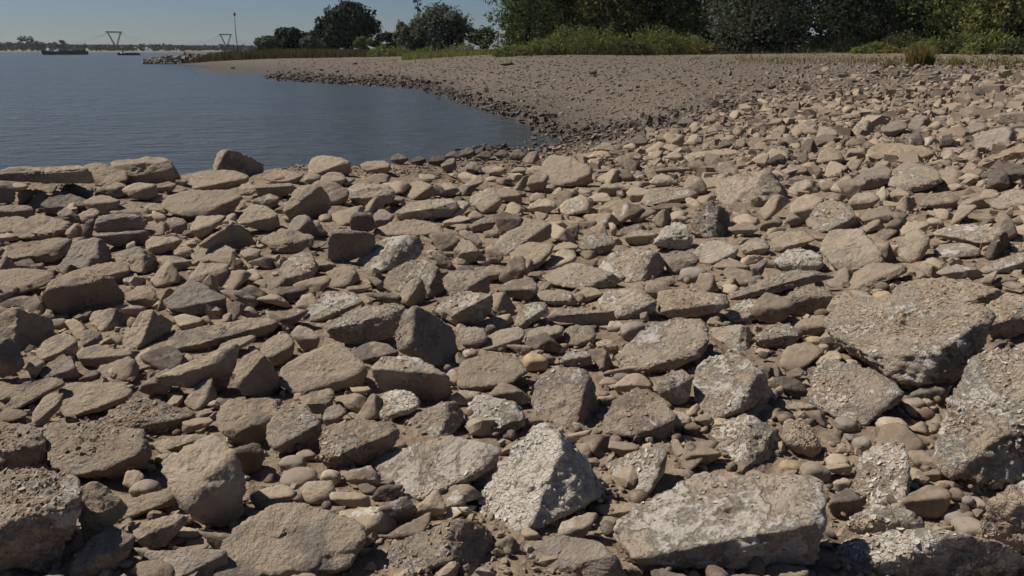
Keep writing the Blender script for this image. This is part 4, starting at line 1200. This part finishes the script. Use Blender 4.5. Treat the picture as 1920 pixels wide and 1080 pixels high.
def tree(px, top, base, wpx, d, mat, label, seed, nl=4200, leaf=.34, nb=46, lift=.18, droop=0.0, trunk=True, name='tree', bark=None, zoff=0.0, hmax=None, full=False):
    rg = np.random.default_rng(seed)
    p = at(px, base, d); p = np.array([p[0], d, terrain(p[0], d).item() + zoff])
    ht = at(px, top, d)[2] - p[2]
    if hmax: ht = max(ht, hmax)
    w = wpx / F * d / CP
    t = empty(name, p); tag(t, label, 'tree' if name == 'tree' else 'shrub', 'trees behind the river beach' if name == 'tree' else 'bushes at the head of the beach')
    z0 = ht * lift
    c, n = crown_pts(rg, w, ht - z0, z0, nb, nl, droop, full)
    c[:, 2] = np.maximum(c[:, 2], 0.05)
    V, Fq = quads(c, n, leaf, rg)
    o = mobj('crown', V, Fq, mat, t, smooth=False)
    if trunk:
        m = MB(); r0 = max(.10, ht * .024)
        bend = rg.normal(0, .04 * ht, 2)
        m.tube([(0, 0, -.3), (bend[0] * .3, bend[1] * .3, ht * .25), (bend[0], bend[1], ht * .55), (bend[0] * 1.2, bend[1], ht * .82)], [r0 * 1.25, r0, r0 * .6, r0 * .2], 8)
        for _ in range(6):
            a = rg.uniform(0, 2 * math.pi); z1 = ht * rg.uniform(.2, .5); L = w * rg.uniform(.22, .38)
            s = np.array([bend[0] * z1 / ht, bend[1] * z1 / ht, z1])
            m.tube([s, s + [math.cos(a) * L * .5, math.sin(a) * L * .5, L * .45], s + [math.cos(a) * L, math.sin(a) * L, L * .75]], [r0 * .5, r0 * .3, r0 * .08], 5)
        m.build('trunk', bark or M_BARK, t, smooth=True)
    return t

def bush(px, top, base, wpx, d, mat, label, seed, n=4200, leaf=.27):
    """a thicket of leafy upright stems"""
    rg = np.random.default_rng(seed)
    p = at(px, base, d); p = np.array([p[0], d, terrain(p[0], d).item() - .05])
    ht = max(at(px, top, d)[2] - p[2], .5) * 1.08; w = wpx / F * d / CP * 1.15
    t = empty('shrub', p); tag(t, label, 'shrub', 'bushes at the head of the beach')
    ns = max(26, n // 28); C, Nn = [], []
    m = MB()
    for k in range(ns):
        a = rg.uniform(0, 2 * math.pi); rr = math.sqrt(rg.random())
        x, y = math.cos(a) * rr * w * .5, math.sin(a) * rr * w * .35
        hh = ht * (1 - .72 * rr ** 2.2) * rg.uniform(.74, 1.06)
        lean = rg.normal(0, .12, 2) + np.array([x / w, 0]) * .35
        zt = np.linspace(0.08, 1, n // ns); rad = .13 * ht * (1 - .6 * zt) + .06
        q = np.c_[x + lean[0] * hh * zt + rg.normal(0, 1, len(zt)) * rad, y + lean[1] * hh * zt + rg.normal(0, 1, len(zt)) * rad, hh * zt]
        C.append(q); Nn.append(rg.normal(size=(len(zt), 3)) + np.array([0, -.2, .7]))
        if k % 4 == 0: m.tube([(x, y, 0), (x + lean[0] * hh * .9, y + lean[1] * hh * .9, hh * .9)], [.03, .012], 4)
    V, Fq = quads(np.concatenate(C), np.concatenate(Nn), leaf, rg, .42)
    mobj('foliage', V, Fq, mat, t, smooth=False)
    tag(m.build('stem', M_BARK, t), kind='stuff')
    return t

def blades(name, P, hts, mat, rg, width=.03, lean=.25, parent=None, n_seg=2):
    m = len(P); a = rg.uniform(0, 2 * math.pi, m); dx, dy = np.cos(a), np.sin(a); w = width * rg.uniform(.6, 1.4, m)
    l1 = rg.normal(0, lean, (m, 2)) * hts[:, None]
    b0 = P + np.c_[dx * w, dy * w, np.zeros(m)]; b1 = P - np.c_[dx * w, dy * w, np.zeros(m)]
    m0 = P + np.c_[l1 * .35, hts * .55]; mm0 = m0 + np.c_[dx * w, dy * w, np.zeros(m)] * .8; mm1 = m0 - np.c_[dx * w, dy * w, np.zeros(m)] * .8
    tp = P + np.c_[l1, hts]
    V = np.stack([b0, b1, mm1, mm0, tp], 1).reshape(-1, 3)
    base = (np.arange(m) * 5)[:, None, None]
    Fq = (base + np.array([[0, 1, 2], [0, 2, 3], [3, 2, 4]])[None]).reshape(-1, 3)
    return mobj(name, V, Fq, mat, parent, smooth=False)

# ---- the wood closing the beach (nearest trees)
WOOD = [
 (985, -70, 92, 120, 122, M_GREEN, 'sunlit green tree at the open left end of the wood', dict(nl=8500, lift=.0)),
 (1062, -90, 92, 110, 126, M_SHADELEAF, 'very dark tree just behind the first green tree of the wood', dict(nl=8500, lift=.0)),
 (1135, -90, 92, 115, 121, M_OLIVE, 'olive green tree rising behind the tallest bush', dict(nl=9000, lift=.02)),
 (1215, -100, 92, 120, 128, M_SHADELEAF, 'dark tree between the olive tree and the blackish tree', dict(nl=8500, lift=.0)),
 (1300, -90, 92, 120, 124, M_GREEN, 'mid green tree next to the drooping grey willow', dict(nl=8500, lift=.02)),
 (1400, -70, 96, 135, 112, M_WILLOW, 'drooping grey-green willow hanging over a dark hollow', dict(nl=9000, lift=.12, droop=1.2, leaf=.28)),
 (1478, -90, 92, 60, 136, M_SHADELEAF, 'thin dark tree beside the bright gap in the wood', dict(nl=2200, lift=.05)),
 (1575, -90, 96, 135, 124, M_SHADELEAF, 'blackish tree over the deepest shade of the wood', dict(nl=9000, lift=.2)),
 (1670, -80, 96, 120, 118, M_SHADELEAF, 'dark tree with hanging twigs above the right-hand bushes', dict(nl=8500, lift=.03, droop=.8)),
 (1765, -90, 96, 130, 112, M_GREEN, 'tree with reddish brown tips behind the grass tuft', dict(nl=8500, lift=.03)),
 (1880, -60, 100, 130, 84, M_OLIVE, 'yellow-green tree at the picture edge', dict(nl=9000, lift=.06)),
 (2030, -80, 100, 170, 90, M_GREEN, 'tree beyond the picture edge continuing the wood', dict(nl=4500, lift=.1)),
]
for i, (px, top, base, w, d, mat, lb, kw) in enumerate(WOOD):
    tree(px, top, base, w * 1.25, d, mat, lb, 300 + i, hmax=17.0, full=True, nb=80, **kw)
# the deep wood behind, one mass
rg = np.random.default_rng(77); C, Nn = [], []
for k in range(80):
    px = rg.uniform(985, 2250); 
    if 1484 < px < 1512: continue
    d = rg.uniform(135, 175); p = at(px, 90, d); z = terrain(p[0], d).item()
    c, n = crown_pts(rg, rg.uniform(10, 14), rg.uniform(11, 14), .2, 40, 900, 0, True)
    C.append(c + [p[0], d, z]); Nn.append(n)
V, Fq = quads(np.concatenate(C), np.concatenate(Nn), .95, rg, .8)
tag(mobj('woods', V, Fq, M_SHADELEAF, smooth=False), 'deep shaded wood behind the front trees', 'wood', kind='stuff')

# ---- bushes in front of the wood
BUSH = [
 (960, 84, 100, 60, 106, M_SHRUB, 'low green bush at the very left tip of the thicket'),
 (1012, 72, 101, 75, 107, M_SHRUB, 'rounded green bush in front of the sunlit tree'),
 (1070, 44, 101, 85, 108, M_SHRUB, 'tallest bright bush below the dark tree'),
 (1128, 50, 101, 75, 109, M_SHRUB, 'bright bush under the olive tree'),
 (1180, 74, 101, 70, 107, M_SHRUBD, 'darker low bush between the two bright bushes'),
 (1225, 46, 100, 80, 109, M_SHRUB, 'tall tangled bush with brown seed heads'),
 (1285, 62, 99, 75, 110, M_SHRUB, 'middling bush before the mid green tree'),
 (1335, 80, 96, 60, 113, M_SHRUBD, 'last low bush beside the grey willow'),
 (1640, 80, 105, 70, 98, M_SHRUB, 'pale spiky bush at the edge of the deep shade'),
 (1690, 62, 106, 80, 100, M_SHRUBD, 'dark green bush beside the pale spiky bush'),
 (1750, 72, 108, 85, 88, M_SHRUB, 'green bush directly behind the grass tuft'),
 (1805, 66, 110, 90, 80, M_SHRUBD, 'broad dark bush past the grass tuft'),
 (1862, 58, 113, 85, 70, M_SHRUB, 'brownish bush below the yellow-green tree'),
 (1925, 70, 118, 90, 62, M_SHRUBD, 'brown bush cut by the picture edge'),
]
BUSH += [  # added bushes, near-black leaves standing in for the shade under the trees
 (1420, 70, 96, 70, 123, M_SHADELEAF, 'added near-black bush filling in shade in the hollow under the willow'),
 (1545, 66, 96, 80, 126, M_SHADELEAF, 'added near-black bush filling in shade right of the bright gap'),
 (1600, 70, 98, 70, 118, M_SHADELEAF, 'added near-black bush filling in shade behind the pale spiky bush'),
]
for i, (px, top, base, w, d, mat, lb) in enumerate(BUSH):
    bush(px, top, base, w, d, mat, lb, 400 + i)

# ---- trees round the bay, farther off
FARTREES = [
 (505, 62, 92, 50, 232, M_WILLOW, 'small grey-green willow nearest the beacon pole', dict(nl=2800, leaf=.75, nb=34, lift=.03)),
 (552, 44, 92, 78, 240, M_SHADELEAF, 'dark rounded tree beside the big dark tree', dict(nl=4600, leaf=.85, nb=44, lift=.04)),
 (583, 66, 93, 42, 226, M_WILLOW, 'grey bushy willow in front of the dark trees', dict(nl=2200, leaf=.6, nb=26, lift=.02)),
 (622, 30, 93, 75, 236, M_SHADELEAF, 'dark tree forming the lower shoulder of the big tree', dict(nl=5000, leaf=.85, nb=50, lift=.0)),
 (660, -2, 93, 86, 232, M_SHADELEAF, 'big dark tree with a high rounded crown', dict(nl=7500, leaf=.85, nb=70, lift=.06)),
 (683, 64, 92, 34, 215, M_GREEN, 'light green bushy tree at the big tree\'s foot', dict(nl=1600, leaf=.5, nb=20, lift=.02)),
 (733, 56, 94, 76, 262, M_SHADELEAF, 'low dark tree in the dip before the tall willow', dict(nl=3800, leaf=.75, nb=38, lift=.02)),
 (778, 22, 97, 74, 196, M_WILLOW, 'left half of the silvery willow pair', dict(nl=6000, leaf=.6, nb=56, lift=.03, droop=.8)),
 (832, 0, 94, 112, 194, M_WILLOW, 'broad silvery willow with a hollow under its right side', dict(nl=9000, leaf=.6, nb=80, lift=.10, droop=.8)),
 (906, 42, 74, 50, 226, M_SHADELEAF, 'small round tree on the grassy rise', dict(nl=2800, leaf=.75, nb=32, lift=.06)),
]
for i, (px, top, base, w, d, mat, lb, kw) in enumerate(FARTREES):
    tree(px, top, base, w * 1.12, d, mat, lb, 500 + i, **kw)
# bare poplar rising through the willows
p = at(786.0, 90.0, 200.0); p[2] = terrain(p[0], 200.0).item()
t = empty('tree', p); tag(t, 'bare grey poplar spire rising out of the willow pair', 'tree', 'trees behind the river beach')
rg = np.random.default_rng(9); m = MB(); m.tube([(0, 0, 0), (.2, 0, 6), (-.1, 0, 10), (.1, 0, 13.6)], [.28, .2, .12, .03], 7)
for k in range(22):
    z = rg.uniform(7.5, 13); a = rg.uniform(0, 6.28); L = (14.3 - z) * .28
    m.tube([(0, 0, z), (math.cos(a) * L, math.sin(a) * L, z + L * 1.6)], [.05, .015], 4)
m.build('trunk', M_DEAD, t, smooth=True)
c, n = crown_pts(rg, 2.4, 5, 8.6, 12, 420); V, Fq = quads(c, n, .28, rg); mobj('crown', V, Fq, M_WILLOW, t, smooth=False)

SHB = [(722, 80, 100, 46, 172, M_SHRUB, 'low green shrub where the reeds end'), (745, 86, 101, 40, 168, M_SHRUB, 'grassy green shrub next to the pale sand patch'),
       (815, 84, 99, 66, 160, M_SHRUB, 'low brownish bush in front of the broad willow'), (868, 80, 97, 60, 158, M_SHRUB, 'grassy bush between the willow and the rise')]
for i, (px, top, base, w, d, mat, lb) in enumerate(SHB):
    bush(px, top, base, w, d, mat, lb, 450 + i, 1300, .34)

# ---- reeds behind the sand spit and grass on the rise
rg = np.random.default_rng(31); n = 9000
px = rg.uniform(395, 765, n); d = rg.uniform(186, 214, n) - np.clip((px - 560) / 200, 0, 1) * 18
X = (px - 960) / F * d / CP; P = np.c_[X, d, terrain(X, d) - .05]
hh = np.interp(px, [395, 420, 470, 600, 700, 765], [.5, 1.4, 2.2, 2.0, 1.6, 1.2]) * rg.uniform(.6, 1.1, n)
tag(blades('reeds', P, hh, M_REED, rg, .09, .12), 'brown-green reed belt behind the sand spit', 'reeds', kind='stuff')
n = 7000; px = rg.uniform(770, 960, n); d = rg.uniform(128, 215, n); X = (px - 960) / F * d / CP; P = np.c_[X, d, terrain(X, d) - .03]
tag(blades('grass', P, rg.uniform(.35, .9, n), M_SHRUB, rg, .08, .25), 'green grass on the low rise beside the wood', 'grass', kind='stuff')
n = 9000; px = rg.uniform(940, 2300, n); d = np.interp(px, [940, 1370, 1400, 1600, 1650, 1920, 2300], [112, 112, 119, 119, 92, 56, 45]) + rg.exponential(7, n) - rg.exponential(2.2, n); X = (px - 960) / F * d / CP; P = np.c_[X, d, terrain(X, d) - .03]
tag(blades('undergrowth', P, rg.uniform(.12, .6, n) * rg.choice([.6, 1, 1.6], n), M_SHRUBD, rg, .06, .35), 'rough undergrowth at the foot of the wood', 'undergrowth', kind='stuff')
# sparse straw on the upper beach
n = 2600; px = rg.uniform(1380, 2200, n); py = np.interp(px, [1380, 1700, 1920, 2200], [112, 117, 124, 132]) + rg.normal(0, 4, n); P = hit(px, np.maximum(py, 104))
tag(blades('dry_grass', P, rg.uniform(.08, .35, len(P)), M_TUFT, rg, .018, .4), 'thin dry straw along the upper beach', 'grass', kind='stuff')
def tuft(px, base, hpx, wpx, label, seed, n=420, mat=M_TUFT):
    g = hit(px, base)[0]; rg = np.random.default_rng(seed); d = np.hypot(g[0], g[1]); w = wpx / F * d; h = hpx / F * d
    t = empty('grass_tuft', g); tag(t, label, 'grass tuft', 'grass tufts on the upper beach')
    r = np.sqrt(rg.random(n)) * w * .38; a = rg.uniform(0, 6.28, n)
    o = blades('blade_clump', np.c_[np.cos(a) * r, np.sin(a) * r, np.zeros(n) - .03], h * rg.uniform(.45, 1.05, n) * (1 - .35 * (r / w / .38) ** 2), mat, rg, .022 * d / 50 + .006, .28, t)
    o['kind'] = 'stuff'
tuft(1724, 124, 40, 52, 'tall olive-brown grass tuft standing on the open gravel', 61, 900)
tuft(1667, 128, 18, 24, 'small wispy dry grass tuft left of the tall tuft', 62, 130)
tuft(1795, 122, 16, 34, 'pale wispy tuft right of the tall grass tuft', 63, 140)
tuft(1895, 146, 14, 50, 'low green weed patch among stones by the picture edge', 64, 240, M_SHRUB)

# ------------------------------------------------------------------ beacon pole, driftwood
M_POLE = plain('weathered_steel', (0.045, 0.055, 0.05), 0.6, 0.3, 3)
d = 203.0; b = at(445.0, 104.0, d); tp = at(440.0, 30.0, d)
g = np.array([b[0], d, min(b[2], terrain(b[0], d).item() + .4)]); t = empty('beacon_pole', g)
tag(t, 'thin dark beacon pole standing behind the far groyne', 'pole')
m = MB(); v = tp - g; m.tube([(0, 0, -1.0), v * .3 + [.12, 0, 0], v * .7 + [-.06, 0, 0], v], [.11, .10, .085, .06], 8); m.build('mast', M_POLE, t, smooth=True)
m = MB(); m.tube([v + [0, 0, -.1], v + [0, 0, .25], v + [0, 0, .5], v + [0, 0, .85]], [.07, .26, .26, .05], 8); m.build('topmark', M_POLE, t, smooth=True)
M_DRIFT = plain('dark_driftwood', (0.075, 0.055, 0.042), 0.9, 0.35, 5)
def drift(px, py, wpx, label, seed, k=.12):
    g = hit(px, py)[0]; L = wpx / F * np.hypot(g[0], g[1]); rg = np.random.default_rng(seed); m = MB()
    xs = np.linspace(-.5, .5, 8); pts = [(x * L, rg.normal(0, .06) * L, L * k * (.7 + rg.normal(0, .12)) + max(0, x) * L * .12) for x in xs]
    m.tube(pts, [L * k * f for f in (.25, .5, .75, .9, 1.0, .95, 1.15, .5)], 8)
    m.tube([pts[5], (pts[5][0] + .12 * L, .1 * L, pts[5][2] + .22 * L), (pts[5][0] + .2 * L, .14 * L, pts[5][2] + .30 * L)], [L * k * .5, L * k * .3, L * k * .1], 6)
    o = m.build('driftwood', M_DRIFT, smooth=True, loc=tuple(g)); tag(o, label, 'driftwood', 'dark debris on the beach')
drift(950, 123, 24, 'long dark driftwood log lying on the open gravel beach', 71)
drift(1112, 139, 13, 'short driftwood stump with a pale end on the beach', 72, .26)
drift(1446, 167, 13, 'blackish chunk of driftwood at the edge of the stone field', 73, .3)
drift(665, 121, 9, 'tiny dark piece of driftwood on the bay\'s sand', 74, .2)
drift(436, 129, 8, 'little forked stick near the tip of the sand spit', 75, .2)

# ------------------------------------------------------------------ river traffic
M_HULL = plain('dark_hull_paint', (0.028, 0.022, 0.034), 0.5, 0.2, 2)
M_WHITEP = plain('white_ship_paint', (0.62, 0.62, 0.63), 0.5, 0.08, 2)
M_HATCH = plain('grey_hatch_covers', (0.055, 0.05, 0.058), 0.6, 0.2, 1)
M_GLASS = plain('dark_cabin_glass', (0.02, 0.025, 0.03), 0.15, 0.1, 1)
def wpt(px, py):
    d_ = ray(float(px), float(py)); return CAM + d_ * (-CAMZ / d_[2])
def vessel(px, py, L, B, Hh, yaw, label, house_x, seed):
    g = wpt(px, py); t = empty('river_barge', (g[0], g[1], 0)); t.rotation_euler = (0, 0, yaw); tag(t, label, 'ship', 'ships on the river')
    m = MB(); ns = 14; prof = []
    for i in range(ns + 1):                      # hull lofted along its length, bow at -x
        s = i / ns; x = (s - .5) * L; b = B / 2 * min(1, (s * 5.5) ** .6 if s < .18 else 1) * (1 if s < .94 else .86); sheer = Hh * (1 + .55 * max(0, 1 - s * 6) + .12 * max(0, s - .85) * 6)
        prof.append([(x + (.03 * L * (1 - s * 8) if s < .12 else 0), -b * .9, -.4), (x, -b, sheer), (x, b, sheer), (x + (.03 * L * (1 - s * 8) if s < .12 else 0), b * .9, -.4)])
    vs_ = [p for r in prof for p in r]; fs = []
    for i in range(ns):
        for k in range(3): fs.append((i * 4 + k, (i + 1) * 4 + k, (i + 1) * 4 + k + 1, i * 4 + k + 1))
    fs += [(0, 1, 2, 3), (ns * 4 + 3, ns * 4 + 2, ns * 4 + 1, ns * 4)]
    m.add(vs_, fs); m.build('hull', M_HULL, t)
    m = MB(); m.add([(-.47 * L, -.05 * B, Hh * 1.1), (-.36 * L, -.47 * B, Hh * 1.0), (-.36 * L, -.52 * B, Hh * 1.35), (-.505 * L, 0, Hh * 1.62), (-.36 * L, .52 * B, Hh * 1.35), (-.36 * L, .47 * B, Hh * 1.0)], [(0, 1, 2, 3), (0, 3, 4, 5)]); m.build('bow_bulwark', M_WHITEP, t)
    n = 7; a, b = (-.30, .30) if house_x > 0 else (-.12, .46)
    for k in range(n):
        x0 = L * (a + (b - a) * k / n); x1 = L * (a + (b - a) * (k + .94) / n)
        m = MB(); m.box(((x0 + x1) / 2, 0, Hh * 1.12), ((x1 - x0) / 2, B * .40, Hh * .22)); m.build('hatch_cover', M_HATCH, t)
    hx = house_x * L
    m = MB(); m.box((hx, 0, Hh * 1.35), (L * .055, B * .40, Hh * .45)); m.build('deckhouse', M_WHITEP, t)
    m = MB(); m.box((hx - L * .01, 0, Hh * 2.1), (L * .032, B * .30, Hh * .32)); wh = m.build('wheelhouse', M_WHITEP, t)
    m = MB(); m.box((hx - L * .01, 0, Hh * 2.18), (L * .033, B * .302, Hh * .15)); m.build('window_band', M_GLASS, wh)
    m = MB(); m.tube([(-house_x * .85 * L, 0, Hh), (-house_x * .85 * L, 0, Hh * 3.0)], [.12, .06], 6); m.build('mast', M_WHITEP, t)
vessel(121, 102.5, 30, 6.5, 2.1, R(50), 'long dark cargo barge with pale bow and wheelhouse', -.30, 1)
vessel(241, 103.5, 13, 4, 1.0, R(38), 'small dark motor barge far off below the bridge', -.26, 2)

# ------------------------------------------------------------------ far bank, far woods, bridge
M_SAND = plain('far_sand', (0.15, 0.125, 0.095), 0.95, 0.12, .05)
xs = np.linspace(-3300, 60, 60); prof = [(0, -1.0), (14, 0.5), (40, 1.5), (120, 1.9), (2200, 2.0)]
V = np.array([[x, 1128 + 25 * math.sin(x * .004) + dy + (0 if x > -2500 else 0), z] for x in xs for dy, z in prof]); k = len(prof)
Fq = np.array([[i * k + j, (i + 1) * k + j, (i + 1) * k + j + 1, i * k + j + 1] for i in range(len(xs) - 1) for j in range(k - 1)])
tag(mobj('far_bank', V, Fq, M_SAND), kind='structure')
rg = np.random.default_rng(41); C, Nn = [], []
for kx in range(230):
    px = rg.uniform(-420, 520); ytop = np.interp(px, [-420, 0, 30, 120, 135, 180, 240, 300, 330, 345, 440, 480, 520], [76, 79, 82, 82, 84, 83.5, 84.5, 82.5, 84, 87, 84, 85, 85]) + rg.uniform(-1.2, 2.5)
    d = rg.uniform(1190, 1500); h = max(5, (94 - ytop) / F * d + 2); w = rg.uniform(14, 26)
    p = at(px, 90, d); c, n = crown_pts(rg, w, h, 0, 10, 110); C.append(c + [p[0], d, 1.7]); Nn.append(n)
V, Fq = quads(np.concatenate(C), np.concatenate(Nn), 2.6, rg)
tag(mobj('far_woods', V, Fq, M_FARLEAF, smooth=False), 'hazy line of woods along the far river bank', 'wood', kind='stuff')
for i, (px, top, w, lb) in enumerate([(10, 77, 40, 'low far tree cut by the left edge beyond the river'), (44, 69, 26, 'tallest far tree of the clump above the barge'), (63, 70, 24, 'far tree just right of the tallest one across the river'),
                                      (84, 77, 22, 'lower far tree over the barge\'s wheelhouse'), (112, 73, 28, 'broad far tree at the right end of the clump')]):
    rg = np.random.default_rng(600 + i); d = 1175.0; p = at(float(px), 92.0, d); h = (94 - top) / F * d + 1.4
    t = empty('tree', (p[0], d, 1.6)); tag(t, lb, 'tree', 'far trees across the river')
    c, n = crown_pts(rg, w / F * d, h * .95, h * .04, 18, 420); c[:, 2] = np.maximum(c[:, 2], .1); V, Fq = quads(c, n, 2.4, rg); mobj('crown', V, Fq, M_FARLEAF, t, smooth=False)
    m = MB(); m.tube([(0, 0, -.5), (0, 0, h * .5)], [.5, .3], 6); m.build('trunk', M_BARK, t)

M_STEEL = plain('dark_bridge_steel', (0.045, 0.05, 0.058), 0.6, 0.15, .05)
M_CABLE = plain('bridge_cable', (0.10, 0.105, 0.115), 0.5, 0.1, .05)
A = at(217.0, 84.0, 2100.0); B_ = at(425.0, 88.0, 2430.0); zd = 15.0
A[2] = B_[2] = 0; u = (B_ - A) / np.linalg.norm(B_ - A); span = np.linalg.norm(B_ - A); sd_ = np.array([-u[1], u[0], 0])
t = empty('cable_stayed_bridge', A); t.rotation_euler = (0, 0, math.atan2(u[1], u[0])); tag(t, 'far cable-stayed road bridge with two triangular pylons', 'bridge')
m = MB(); m.box((span / 2, 0, zd - 1.6), (span / 2 + 640, 14, 1.6)); m.build('deck', M_STEEL, t)
m = MB(); m.box((span / 2, 14.2, zd + .6), (span / 2 + 640, .12, .5)); m.build('railing', M_CABLE, t)
m = MB(); m.box((span / 2, -14.2, zd + .6), (span / 2 + 640, .12, .5)); m.build('railing', M_CABLE, t)
for x0, wt in ((0, 18.5), (span, 19.5)):
    P0 = empty('pylon', (x0, 0, 0)); P0.parent = t
    for s in (-1, 1):
        m = MB(); m.tube([(s * 3.2, 0, zd), (s * wt, 0, 45.5)], [2.3, 2.0], 4); m.build('pylon_leg', M_STEEL, P0)
    m = MB(); m.box((0, 0, 46.2), (wt + 4, 2.2, 1.7)); m.build('crossbeam', M_STEEL, P0)
    m = MB(); m.box((0, 0, zd / 2 - 2), (5, 9, zd / 2)); m.build('pier', M_STEEL, P0)
    for s in (-1, 1):
        for k in range(4):
            m = MB(); m.tube([(x0 + s * (wt + 1), 0, 45.5 - k * 1.2), (x0 + s * (wt + 42 + k * 26), 0, zd)], [.13, .13], 4); m.build('cable', M_CABLE, t)
for k in range(-6, 0):
    m = MB(); m.box((k * 95, 0, 5.5), (2.2, 9, 7.5)); m.build('pier', M_STEEL, t)
for k in range(1, 7):
    m = MB(); m.box((span + k * 95, 0, 5.5), (2.2, 9, 7.5)); m.build('pier', M_STEEL, t)

# ------------------------------------------------------------------ river haze
hz = MB(); hz.box((0, 1850, 26.0), (4600, 2450, 36.0)); t_ = NT('river_haze')
t_.t.nodes.remove(t_.bsdf); pv = t_.n('ShaderNodeVolumePrincipled'); pv.inputs['Color'].default_value = (0.80, 0.87, 0.95, 1); pv.inputs['Density'].default_value = 0.00007; pv.inputs['Anisotropy'].default_value = 0.2
t_.l(pv.outputs[0], t_.out.inputs['Volume'])
tag(hz.build('haze', t_.m), kind='stuff')
